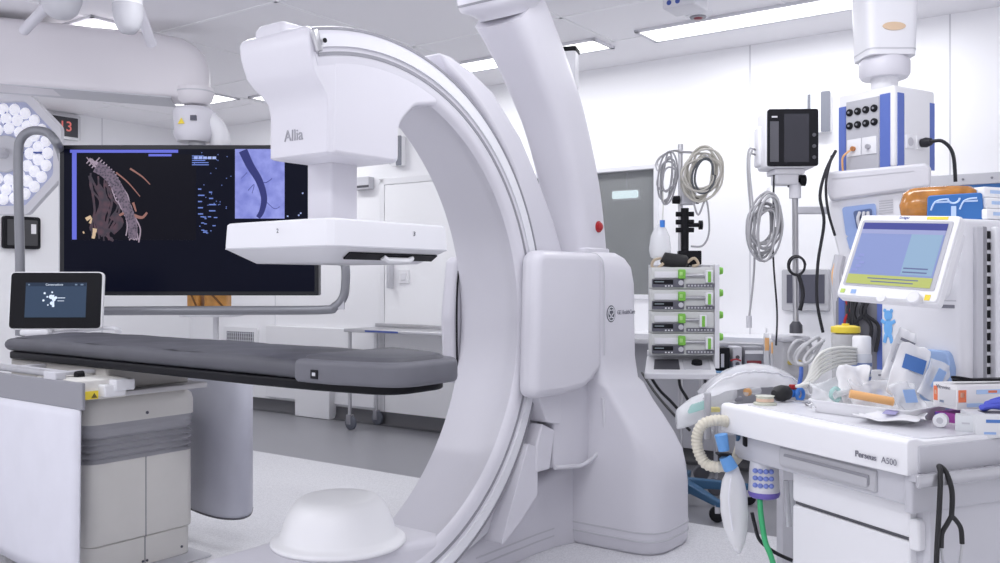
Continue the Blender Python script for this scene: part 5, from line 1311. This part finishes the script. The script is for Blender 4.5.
# white tray with its clutter
TRF = AF @ FR(.285, .365, ZW, 14)
tt = root('white_tray', 'white plastic tray of torn packaging on the anaesthesia worktop', 'tray', TRF)
hx, hy = .115, .155
m = MB(); o1 = rect(-hx*.9, -hy*.92, hx*.9, hy*.92, .02, 4); o2 = rect(-hx, -hy, hx, hy, .025, 4)
i2 = [(p[0]*.965, p[1]*.975) for p in o2]; i1 = [(p[0]*.95, p[1]*.96) for p in o1]
m.rings([[(p[0], p[1], z) for p in q] for q, z in ((o1, 0), (o2, .034), ([(p[0]*1.05, p[1]*1.04) for p in o2], .035), ([(p[0]*1.05, p[1]*1.04) for p in o2], .038), (i2, .037), (i1, .004))])
part(tt, 'tray_shell', m, BWHITE, sharp=30)
def crumple(label, name, cat, px, py, z, w, h, tilt, rzv, mt_, seed, amp=.008, group=None, printm=None, n=9, fr=None, up=90):
    rn = random.Random(seed); rows = []
    for i in range(n):
        row = []
        for j in range(n):
            u_, v_ = i/(n-1)-.5, j/(n-1)
            e = 1+.10*rn.uniform(-1, 1)*(1 if i in (0, n-1) or j in (0, n-1) else 0)
            row.append((u_*w*e, amp*rn.uniform(-1, 1)+amp*1.2*math.sin(u_*7+v_*4+seed), v_*h*(1+.04*rn.uniform(-1, 1))))
        rows.append(row)
    f0 = fr or FR(PZ(px, py, z) if z < 1.2 else V((0, 0, 0)), rz=rzv, rx=tilt)
    q = root(name, label, cat, f0, group)
    part(q, 'sheet', MB().grid(rows), mt_, solid=.0015, sharp=180, subd=1)
    if printm:
        for (u0, v0, u1, v1, mm_) in printm:
            part(q, 'print', MB().box(u0*w, -amp*1.3-.002, v0*h, u1*w, -amp*1.3, v1*h), mm_)
    return q
def inT(x, y, z=0): return TRF @ V((x, y, z))
q = root('orange_tube', 'orange capped tube lying across the white tray', 'tube', FR(inT(-.03, .0, .045), rz=20))
m = MB().rod((-.055, .03, .016), (.045, -.035, -.004), .0125, 14); part(q, 'tube_body', m, ORANGE)
m = MB().rod((.044, -.0345, -.004), (.066, -.049, -.009), .008, 12); part(q, 'clear_tip', m, FILM2)
crumple('crumpled clear wrapper with teal bits at the far end of the tray', 'plastic_wrapper', 'wrapper', 0, 0, 0, .13, .085, -38, 12, FILM2, 5, .012, 'torn wrappers in the tray', fr=FR(inT(-.06, .10, .02), rz=12, rx=-38))
q = root('teal_connector', 'small teal and clear connector lying in the far end of the tray', 'connector', FR(inT(-.05, .115, .03), rz=30))
part(q, 'ring', MB().tube([(.020*math.cos(k*math.pi/8), -.01, .02+.020*math.sin(k*math.pi/8)) for k in range(16)], .006, 8, closed=True), FILMT)
part(q, 'stub', MB().rod((0, -.01, .02), (.05, -.02, .03), .010, 12), FILM2)
crumple('peaked white torn paper wrapper standing up behind the orange tube', 'paper_wrapper', 'wrapper', 0, 0, 0, .10, .125, -12, 8, PAPER, 9, .010, 'torn wrappers in the tray', fr=FR(inT(.01, .07, .015), rz=10, rx=-14))
crumple('clear wrapper with blue print beside the orange tube', 'plastic_wrapper', 'wrapper', 0, 0, 0, .10, .085, -25, 5, FILM2, 14, .010, 'torn wrappers in the tray', [(-.2, .25, .2, .7, SKYB)], fr=FR(inT(.0, -.10, .02), rz=16, rx=-22))
crumple('crumpled clear film heaped in the middle of the tray', 'plastic_wrapper', 'wrapper', 0, 0, 0, .16, .10, -45, 5, FILM, 24, .014, 'torn wrappers in the tray', fr=FR(inT(.02, .0, .012), rz=0, rx=-40))
p_ = W_(872, 385, .90)
crumple('upright white paper pouch with grey print, the tallest behind the tray', 'paper_pouch', 'pouch', 0, 0, 0, .085, .17, -10, 0, PAPER, 31, .004, 'sterile pouches behind the tray', [(-.30, .78, .25, .83, GINK), (-.35, .35, -.28, .7, LGREY), (-.15, .45, .3, .5, LGREY), (-.1, .55, .3, .6, LGREY)], fr=FR(P(892, 383, 2.72), rz=4, rx=-6) @ Matrix.Rotation(R(24), 4, 'Y'))
crumple('upright white pouch with a dark blue square print leaning behind the tray', 'paper_pouch', 'pouch', 0, 0, 0, .10, .165, -10, 0, PAPER, 35, .004, 'sterile pouches behind the tray', [(-.28, .52, .38, .78, mat('print_blue', (.08, .20, .52), .5))], fr=FR(P(902, 398, 2.62), rz=4, rx=-8) @ Matrix.Rotation(R(20), 4, 'Y'))
crumple('clear pouch with blue stripe propped at the carton end of the tray', 'paper_pouch', 'pouch', 0, 0, 0, .07, .12, -10, 0, FILM2, 38, .005, 'sterile pouches behind the tray', [(-.1, .3, .25, .8, SKYB)], fr=FR(P(926, 398, 2.58), rz=4, rx=-8) @ Matrix.Rotation(R(30), 4, 'Y'))
crumple('small white label packet standing behind the peaked wrapper', 'paper_pouch', 'pouch', 0, 0, 0, .10, .06, -10, 0, PAPER, 41, .003, 'sterile pouches behind the tray', [(-.3, .7, .3, .78, GINK)], fr=FR(P(888, 389, 2.78), rz=4, rx=-8))
crumple('opened white paper wrapper with lilac print lying at the worktop edge', 'paper_wrapper', 'wrapper', 0, 0, 0, .17, .13, -84, 0, PAPER, 46, .007, 'torn wrappers in the tray', [(-.1, .3, .1, .6, mat('lilac_print', (.45, .42, .70), .5))], fr=AF @ FR(.135, .195, ZW+.014, -60, -84))
# cartons
F1 = AF @ FR(.40, .205, ZW, -50)
def carton(name, label, px, py, Y, rzv, w, d_, h, mt_, prints, group='cartons at the tower end of the worktop'):
    b0 = P(px, py, Y)
    q = root(name, label, 'carton', FR(b0, rz=rzv), group)
    part(q, 'carton', MB().rbox(0, 0, 0, w, d_, h, .0015, 2, .0015), mt_)
    for (nm, face, u0, v0, u1, v1, pm_) in prints:
        if face == 'f': m_ = MB().box(u0*w, -.0012, v0*h, u1*w, .0006, v1*h)
        elif face == 's': m_ = MB().box(-.0012, u0*d_, v0*h, .0006, u1*d_, v1*h)
        else: m_ = MB().box(u0*w, v0*d_, h-.0006, u1*w, v1*d_, h+.0012)
        part(q, nm, m_, pm_)
    return q, w, d_, h
OR2 = mat('print_orange', (.85, .22, .10), .5)
q, w, d_, h = carton('dressing_carton', 'white dressing carton with orange squares and grey lettering, raised on the purple box', 957, 409.5, 2.42, 12, .20, .095, .066, CARD,
    [('orange_square', 's', .80, .25, .96, .85, OR2), ('orange_square', 'f', .02, .3, .14, .8, OR2), ('pale_plus', 'f', .05, .5, .11, .7, mat('print_peach', (.95, .60, .45), .5)), ('pale_plus', 's', .84, .5, .92, .68, mat('print_peach', (0, 0, 0))),
     ('grey_field', 's', .05, .12, .72, .80, mat('print_pale_grey', (.70, .70, .72), .5)), ('blue_print', 's', .52, .2, .70, .3, SKYB), ('blue_band', 'f', .3, .62, .9, .8, mat('pale_blue_print', (0, 0, 0))), ('red_print', 'f', .48, .66, .62, .76, OR2), ('blue_line', 'f', .15, .1, 1, .25, mat('pale_blue_print', (0, 0, 0)))])
part(q, 'lettering', MB().text('Vitrexine', .015, (-.0012, d_*.55, h*.84), (0, -1, 0), (0, 0, 1), .0004), GINK, smooth=False)
q, w, d_, h = carton('purple_carton', 'flat purple and white carton under the dressing carton', 935, 421.5, 2.50, -58, .08, .12, .030, mat('purple_card', (.36, .06, .34), .5),
    [('violet_field', 'f', .0, .1, .4, .95, mat('violet_print', (.14, .08, .40), .5)), ('white_base', 'f', 0, 0, 1, .12, CARD)])
q, w, d_, h = carton('narrow_carton', 'small narrow pale carton with tiny blue print before the purple box', 955, 431, 2.34, -28, .062, .05, .042, mat('pale_card', (.72, .74, .76), .6),
    [('blue_print', 'f', .70, .6, .85, .85, SKYB), ('grey_print', 'f', .25, .5, .55, .6, LGREY)])
q, w, d_, h = carton('glove_carton', 'pale grey glove carton with bright blue gloves poking out of its top', 976, 437, 2.30, -8, .16, .11, .058, mat('glove_card', (.74, .75, .77), .6),
    [('blue_print', 'f', .15, .66, .5, .8, mat('print_blue', (0, 0, 0))), ('blue_print', 'f', .12, .15, .3, .25, SKYB), ('yellow_edge', 'f', .92, 0, 1, 1, YELLOW), ('top_slot', 't', .2, .25, .8, .7, DGREY)])
b0 = P(985, 407, 2.36)
q = root('blue_gloves', 'crumpled bright blue gloves sticking out of the glove carton', 'gloves', FR(b0))
m = MB()
for k, (dx, dz, l) in enumerate(((0, .0, .05), (.015, .008, .05), (.03, .012, .045), (.012, -.006, .06))):
    m.tube(smooth_path([(dx-.02, -.01+.004*k, dz), (dx+.01, -.016, dz+.006+.003*k), (dx+l, -.01, dz)], 5), [.005]+[.008]*9+[.006], 8)
part(q, 'glove_fingers', m, mat('glove_blue', (.10, .13, .65), .45))
q = root('black_folder', 'flat black clip lying along the top of the dressing carton', 'clip', FR(P(953, 381, 2.45), rz=8))
m = MB(); m.rings([[(x, y, z0_) for x, y in ((0, 0), (.22, -.01), (.22, .03), (.01, .02))] for z0_ in (0, .006)]); m.tube(smooth_path([(-.004, 0, .012), (.02, 0, .010), (.06, 0, .003)], 4), .004, 8)
part(q, 'clip_bar', m, BLACK)
b0 = P(938, 425, 2.42)
q = root('white_roll', 'small white tape roll tucked in front of the purple box', 'tape roll', FR(b0, rz=-40))
part(q, 'roll', MB().lathe([(.008, -.011), (.018, -.011), (.018, .011), (.008, .011)], c=(.012, -.02, .018), ax='y', n=22), BWHITE)
part(q, 'core', MB().lathe([(.006, -.0115), (.0085, -.0115), (.0085, .0115), (.006, .0115)], c=(.012, -.02, .018), ax='y', n=18), LGREY)

# suction canister, spray bottle, white tubing
cpt = W_(843, 398); cpt = AF @ V((.470, .680, ZW))
q = root('suction_canister', 'clear suction canister with yellow lid behind the white tubing', 'canister', FR(cpt))
hC = .220
part(q, 'canister', MB().lathe([(0, 0), (.038, 0), (.041, .006), (.045, hC*.97), (0, hC)], n=28), mat('smoky_canister', (.62, .62, .62), .25, alpha=.88))
part(q, 'yellow_lid', MB().lathe([(0, hC-.002), (.0455, hC-.002), (.047, hC+.004), (.046, hC+.018), (.03, hC+.022), (0, hC+.022)], n=28), YELLOW)
m = MB()
for k in range(4): m.box(.008, -.0445, .06+k*.022, .024, -.040, .066+k*.022)
part(q, 'scale_marks', m, GINK)
part(q, 'lid_port', MB().lathe([(0, hC+.018), (.012, hC+.018), (.012, hC+.028), (0, hC+.028)], n=14), YELLOW)
cpt = AF @ V((.430, .570, ZW))
q = root('spray_bottle', 'white capped spray bottle with blue striped label next to the suction canister', 'bottle', FR(cpt))
part(q, 'bottle_body', MB().lathe([(0, 0), (.029, 0), (.031, .003), (.031, .150), (.028, .160), (0, .160)], n=24), mat('bottle_pale', (.66, .68, .74), .4))
part(q, 'cap', MB().lathe([(0, .158), (.0285, .158), (.0285, .208), (.025, .214), (0, .214)], n=24), BWHITE)
m = MB()
for k in range(5): m.lathe([(.0308, .03+k*.022), (.0316, .03+k*.022), (.0316, .042+k*.022), (.0308, .042+k*.022)], n=24)
part(q, 'label_stripe', m, mat('label_stripe_blue', (.22, .28, .50), .5))
q0 = W_(812, 386)
m = MB()
for k in range(6):
    q_ = [P(856, 348+k*3, 2.86), P(840, 347+k*3.5, 2.80), P(822, 352+k*4, 2.76), P(812, 366+k*3, 2.76), P(806-k*2, 386, 2.80)]
    m.tube(smooth_path(q_, 6), .0048, 8)
solo('white_tubing', 'bundle of cream white tubing sweeping over the worktop before the suction canister', 'tubing', m, CABLEW, sharp=180)
m = MB()
for k in range(4):
    c_ = P(799+k*5, 352+1.5*(k % 2)-k*.8, 2.92-.02*k); rk = (.036, .030, .040, .033)[k]; m.tube([c_+V((rk*.9*math.cos(a*math.pi/9), .012*math.sin(a*math.pi/9*2+k), rk*1.1*math.sin(a*math.pi/9+.4*k))) for a in range(18)], .0058, 8, closed=True)
solo('corrugated_coil', 'coiled silvery corrugated tubing loops beside the white tubing', 'tubing', m, mat('silver_grey_tubing', (.48, .48, .50), .4), sharp=180)
# black bulb with blue gauge, red tap, scissors
b0 = W_(782, 401)
q = root('inflator_bulb', 'black rubber inflator bulb with blue valve and red tap', 'inflator', FR(b0, rz=35, rx=0))
part(q, 'bulb', MB().lathe([(0, -.042), (.012, -.040), (.024, -.022), (.027, 0), (.024, .022), (.013, .038), (0, .042)], c=(.0, 0, .027), ax='x', n=22), RUBBER)
bv = part(q, 'blue_valve', MB().rod((.034, 0, .024), (.075, -.005, .022), .015, 12, .011), CYANB)
part(bv, 'valve_ring', MB().tube([(.066+.018*math.cos(k*math.pi/8), -.02, .020+.018*math.sin(k*math.pi/8)) for k in range(16)], .006, 8, closed=True), CYANB)
part(bv, 'red_tap', MB().box(.044, -.012, .036, .062, .008, .052, .003), RED)
part(q, 'blue_lead', MB().tube(smooth_path([(.075, -.005, .025), (.10, .01, .04), (.125, .02, .075), (.14, .03, .10)], 5), .007, 8), mat('blue_handle_plastic', (.05, .12, .42), .4))
b0 = W_(815, 405)
q = root('small_scissors', 'small steel scissors with ring handles next to the inflator bulb', 'scissors', FR(b0, rz=20))
m = MB()
for s in (-1, 1): m.tube([(s*.017+.014*math.cos(k*math.pi/8), .014*math.sin(k*math.pi/8), .004) for k in range(16)], .003, 8, closed=True)
m.tube([(-.012, .012, .004), (.02, .08, .004)], .003, 6); m.tube([(.012, .012, .006), (-.012, .08, .006)], .003, 6)
part(q, 'rings_and_blades', m, STEEL)
b0 = W_(765, 404)
q = root('tape_spool', 'pale translucent tape spool near the worktop edge by the plastic bag', 'spool', FR(b0))
part(q, 'spool', MB().lathe([(0, 0), (.036, 0), (.036, .006), (.026, .009), (.026, .024), (.030, .028), (0, .028)], n=24), mat('pale_spool', (.66, .68, .58), .3, alpha=.9))
part(q, 'spool_band', MB().lathe([(.0262, .010), (.0275, .010), (.0275, .020), (.0262, .020)], n=24), mat('peach_band', (.75, .55, .42), .4))
# big domed plastic bag over the far corner of the worktop
m = MB(); rows = []
pa, pb2 = P(703, 399, 3.0), P(812, 390, 3.1); pa.z = .884; pb2.z = .884
rn = random.Random(2)
for j in range(15):
    v = j/14; row = []
    for i in range(25):
        u_ = i/24
        base = pa.lerp(pb2, u_)
        hgt = .105*(math.sin(math.pi*min(1, u_*1.05))**.55)*(math.sin(math.pi*(.08+.84*v)))**.7
        row.append((base.x+(v-.5)*.03, base.y-.10+.26*v, pa.z+(pb2.z-pa.z)*u_*.3+hgt+rn.uniform(-1, 1)*.003))
    rows.append(row)
q = root('plastic_bag', 'large domed clear plastic bag draped over the far corner of the worktop', 'plastic bag', FR(pa.lerp(pb2, .5)))
part(q, 'bag_film', m.grid(rows), mat('bag_film', (.86, .86, .90), .25, alpha=.50, spec=.8), WF, sharp=180)
part(q, 'bag_seam', MB().tube([V(r_)+V((0, 0, .002)) for r_ in rows[3]], .004, 6), mat('bag_seam', (.88, .88, .92), .3, alpha=.7), WF)
b0 = P(746, 396, 2.98)
q = root('orange_vial', 'small clear vial with orange band seen inside the domed plastic bag', 'vial', FR(b0, rz=30))
part(q, 'vial', MB().rod((0, 0, .014), (.06, 0, .016), .012, 12), FILM2)
part(q, 'orange_band', MB().rod((.0, 0, .014), (.014, 0, .0145), .0128, 12), ORANGE)
q = root('dark_clip', 'dark grey clip inside the plastic bag near the worktop corner', 'clip', FR(P(738, 401, 2.98)))
part(q, 'clip', MB().box(-.012, -.008, 0, .014, .010, .018, .005), MGREY)
# face mask pack with teal film hanging off the corner
q0, q1 = P(677, 418, 3.0), P(735, 393, 3.0)
m = MB(); rg = []
for k in range(9):
    u_ = k/8; c_ = q0.lerp(q1, u_); hh_ = (.018+.030*math.sin(math.pi*(.15+.7*u_))); rg.append([c_+V((0, .03*math.cos(a*math.pi/7), hh_*math.sin(a*math.pi/7)*(1+.12*math.sin(a*2+k)))) for a in range(14)])
q = root('mask_pack', 'wrapped white face mask pack with teal patch hanging over the worktop corner', 'mask pack', FR(q0.lerp(q1, .5)))
part(q, 'white_wrap', m.rings(rg), FILM2, WF, sharp=180)
mm = P(700, 408, 2.955); part(q, 'teal_patch', MB().prism(rpoly([(mm.x-.045, mm.z-.02), (mm.x+.02, mm.z+.0), (mm.x+.04, mm.z+.035), (mm.x-.03, mm.z+.012)], .008), 'y', mm.y-.004, mm.y+.004), FILMT, WF)
y0 = P(713, 409, 2.94); part(q, 'yellow_tab', MB().box(y0.x-.018, y0.y-.01, y0.z-.008, y0.x+.022, y0.y+.01, y0.z+.008, .004), mat('pale_yellow', (.80, .72, .30), .4), WF)

# ================================================================== BREATHING CIRCUIT AT THE END OF THE MACHINE
YB = 2.86
def hose(path, r, pitch=.011):
    q = smooth_path(path, 10); L_ = [0]
    for i in range(1, len(q)): L_.append(L_[-1]+(q[i]-q[i-1]).length)
    n_ = int(L_[-1]/(pitch/4)); pts = []; rs = []; j = 0
    for k in range(n_+1):
        s = L_[-1]*k/n_
        while j < len(L_)-2 and L_[j+1] < s: j += 1
        f = (s-L_[j])/max(1e-9, L_[j+1]-L_[j]); pts.append(q[j].lerp(q[j+1], f)); rs.append(r*(1+.10*math.sin(2*math.pi*s/pitch)))
    return MB().tube(pts, rs, 12)
q = root('breathing_hose', 'cream corrugated breathing hose looped at the end of the worktop', 'hose', FR(P(712, 470, YB)))
path = [P(742, 440, YB+.05), P(740, 428, YB), P(722, 420, YB-.04), P(704, 423, YB-.04), P(697, 436, YB-.03), P(699, 452, YB-.03), P(707, 464, YB-.04), P(722, 466, YB-.06), P(736, 458, YB-.02), P(741, 445, YB+.03)]
part(q, 'hose', hose(path, .017), CORR, WF, sharp=180)
m = MB().rod(P(721, 434, YB-.09), P(724, 450, YB-.09), .020, 14, .017); part(q, 'blue_connector', m, mat('connector_blue', (.13, .33, .68), .4), WF)
m = MB().rod(P(725, 456, YB-.09), P(731, 468, YB-.09), .019, 14, .023); part(q, 'blue_connector', m, mat('connector_blue', (0, 0, 0)), WF)
m = MB().box(*(P(718, 456, YB-.10)), *(P(729, 451, YB-.06)), .004); part(q, 'black_strap', m, BLACK, WF)
m = MB(); g0, g1 = P(705.5, 440, YB+.02), P(711.5, 392, YB+.02); m.box(g0.x, g0.y, g0.z, g1.x, g1.y+.025, g1.z, .006)
solo('hose_bracket', 'grey upright bracket at the worktop corner behind the breathing hose', 'bracket', m, mat('bracket_grey', (.40, .40, .43), .45))
m = MB(); rg = []
for py, w_, dx in ((466, 5, 0), (472, 7, 0), (480, 10.5, .0), (495, 13, .5), (512, 13.2, 1.2), (527, 11.5, 2.5), (540, 8, 4), (549, 4, 5), (553, 1.5, 5.5)):
    c_ = P(733+dx, py, YB-.08); rg.append([c_+V((w_*YB/900*math.cos(a*math.pi/9)*(1+.04*math.cos(3*a)), w_*.7*YB/900*math.sin(a*math.pi/9), 0)) for a in range(18)])
q = root('breathing_bag', 'limp translucent breathing bag hanging from the blue connector', 'breathing bag', FR(P(735, 553, YB-.08)))
part(q, 'bag', m.rings(rg), mat('milky_bag', (.88, .88, .90), .35, alpha=.80), WF, sharp=180)
part(q, 'bag_fold', MB().tube(smooth_path([P(731, 478, YB-.118), P(729, 500, YB-.125), P(733, 530, YB-.115)], 6), .003, 6), mat('milky_fold', (.80, .80, .85), .35), WF)
# absorber canister under the worktop
cb0 = P(764, 497, 2.78)
q = root('absorber_canister', 'white absorber canister with blue dots and purple bottom under the worktop', 'canister', FR(cb0))
part(q, 'canister_body', MB().lathe([(0, .012), (.043, .012), (.047, .02), (.044, .09), (.040, .125), (.025, .135), (.025, .17), (0, .17)], n=28), mat('canister_milky', (.70, .70, .74), .35))
part(q, 'purple_bottom', MB().lathe([(0, 0), (.036, 0), (.045, .005), (.0485, .014), (.0475, .021), (0, .021)], n=28), mat('canister_purple', (.16, .12, .45), .4))
df = None
for r_ in range(3):
    for k in range(4):
        an = -2.45+k*.36
        dd = V((math.cos(an)*.046, math.sin(an)*.046, .045+r_*.022))
        part(q, 'blue_dot', MB().ball(tuple(dd), .0085, 10, (1, 1, .9)), mat('dot_blue', (.20, .26, .62), .4)) if (r_+k) % 1 == 0 else None
m = MB().tube(smooth_path([P(760, 498, 2.76), P(761, 515, 2.74), P(765, 540, 2.72), P(771, 556, 2.70), P(780, 585, 2.70)], 8), .0085, 10)
solo('green_hose', 'green oxygen hose dropping from the absorber to the floor', 'hose', m, GHOSE)
m = MB().tube(smooth_path([P(752, 512, 2.9), P(755, 525, 2.9), P(760, 540, 2.9), P(775, 552, 2.9), P(792, 560, 2.9)], 6), .006, 8)
solo('thin_black_cable', 'thin black cable hooked round the green hose near the floor', 'cable', m, CABLEK)
for k, (px, lbl) in enumerate(((786, 'slim clear tube rack leaning under the worktop beside the drawers, outer one'), (791, 'slim clear tube leaning against the drawer side under the worktop'))):
    solo('clear_tube', lbl, 'tube', MB().rod(P(px, 480, 2.85), P(px+3, 526, 2.85), .008, 10), FILM2)
kn = P(736, 435, 2.83)
solo('blue_valve', 'dark blue round valve under the corner of the worktop', 'valve', MB().lathe([(0, 0), (.017, 0), (.019, .01), (.017, .03), (0, .03)], c=tuple(kn), ax='x', n=16), NAVYTEAL)
hb_ = P(749, 440, 2.78)
solo('black_hook', 'small black hook bracket under the worktop edge above the absorber canister', 'hook', MB().box(hb_.x-.014, hb_.y, hb_.z-.02, hb_.x+.014, hb_.y+.03, hb_.z+.02, .004), BLACK)
# stethoscope over the side rail
q = root('stethoscope', 'black stethoscope hanging over the side rail of the anaesthesia machine', 'stethoscope', AF @ FR(.08, -.04, .55))
pth = [(.036, -.048, .40), (.040, -.05, .60), (.048, -.052, .74), (.058, -.046, .805), (.070, -.032, .822), (.085, -.040, .805), (.092, -.05, .76), (.090, -.05, .70)]
part(q, 'main_tube', MB().tube(smooth_path(pth, 8), .0062, 10), RUBBER, AF)
for s, pts in ((-1, [(.090, -.05, .703), (.075, -.05, .685), (.056, -.052, .665), (.050, -.055, .632)]), (1, [(.090, -.05, .703), (.106, -.05, .690), (.122, -.05, .668), (.126, -.05, .632)])):
    yt = part(q, 'y_tube', MB().tube(smooth_path(pts, 6), .0058, 10), RUBBER, AF)
    e = V(pts[-1]); part(yt, 'ear_tube', MB().tube(smooth_path([e, e+V((-s*.006, 0, -.04)), e+V((-s*.02, 0, -.10))], 5), .0032, 8), STEEL, AF)
part(q, 'tube_joint', MB().tube([(.058, -.05, .668), (.075, -.058, .66), (.080, -.05, .655)], .004, 6), RUBBER, AF) if False else None

# ================================================================== CAMERA AND LIGHT
cam = bpy.data.cameras.new('camera'); co = bpy.data.objects.new('camera', cam); C.objects.link(co)
co.location = (0, 0, CAM_H); co.rotation_euler = (R(90), 0, 0); cam.lens = 32.4; cam.sensor_width = 36; cam.clip_start = .05; cam.clip_end = 60
bpy.context.scene.camera = co
W = bpy.data.worlds.new('room_light'); bpy.context.scene.world = W; W.use_nodes = True
nt = W.node_tree; bg = nt.nodes['Background']; bg.inputs[1].default_value = .80
tc = nt.nodes.new('ShaderNodeTexCoord'); sx = nt.nodes.new('ShaderNodeSeparateXYZ'); rp = nt.nodes.new('ShaderNodeValToRGB')      # extra light added below the horizon to lift the ceiling, softer fill above
mr = nt.nodes.new('ShaderNodeMapRange'); mr.inputs['From Min'].default_value = -1; mr.inputs['From Max'].default_value = 1
rp.color_ramp.elements[0].position = .42; rp.color_ramp.elements[0].color = (1.9, 1.9, 2.05, 1); rp.color_ramp.elements[1].position = .52; rp.color_ramp.elements[1].color = (.92, .92, 1.0, 1)
nt.links.new(tc.outputs['Generated'], sx.inputs[0]); nt.links.new(sx.outputs['Z'], mr.inputs['Value']); nt.links.new(mr.outputs['Result'], rp.inputs['Fac']); nt.links.new(rp.outputs['Color'], bg.inputs[0])
def area(name, fr, sx, sy, e, col=(1, 1, 1)):
    l = bpy.data.lights.new(name, 'AREA'); l.shape = 'RECTANGLE'; l.size = sx; l.size_y = sy; l.energy = e; l.color = col
    o = bpy.data.objects.new(name, l); C.objects.link(o); o.matrix_world = fr
    return o
# ceiling lamps: the row along the back wall and the rows over the room
for k, (x, y, lx, ly, e) in enumerate(((1.0, -.62, 1.6, .28, 16), (-.5, -.64, .4, .26, 5), (-1.3, -.63, .6, .28, 8), (-3.6, -.85, 1.3, .28, 18),
        (1.5, -3.2, 1.2, .3, 22), (-.6, -3.2, 1.2, .3, 18), (-4.6, -2.6, 1.0, .3, 10), (1.2, -5.6, 1.2, .3, 30), (-1.6, -5.6, 1.2, .3, 28), (-4.2, -5.6, 1.2, .3, 16))):
    area('ceiling_lamp', BF @ FR(x, y, ZC-.03), lx, ly, e, (.97, .98, 1.0))
sc = bpy.context.scene
sc.view_settings.view_transform = 'Standard'; sc.view_settings.look = 'None'; sc.view_settings.gamma = 1; sc.view_settings.use_curve_mapping = False
sc.view_settings.exposure = -0.20
sc.cycles.max_bounces = 8; sc.cycles.transparent_max_bounces = 16
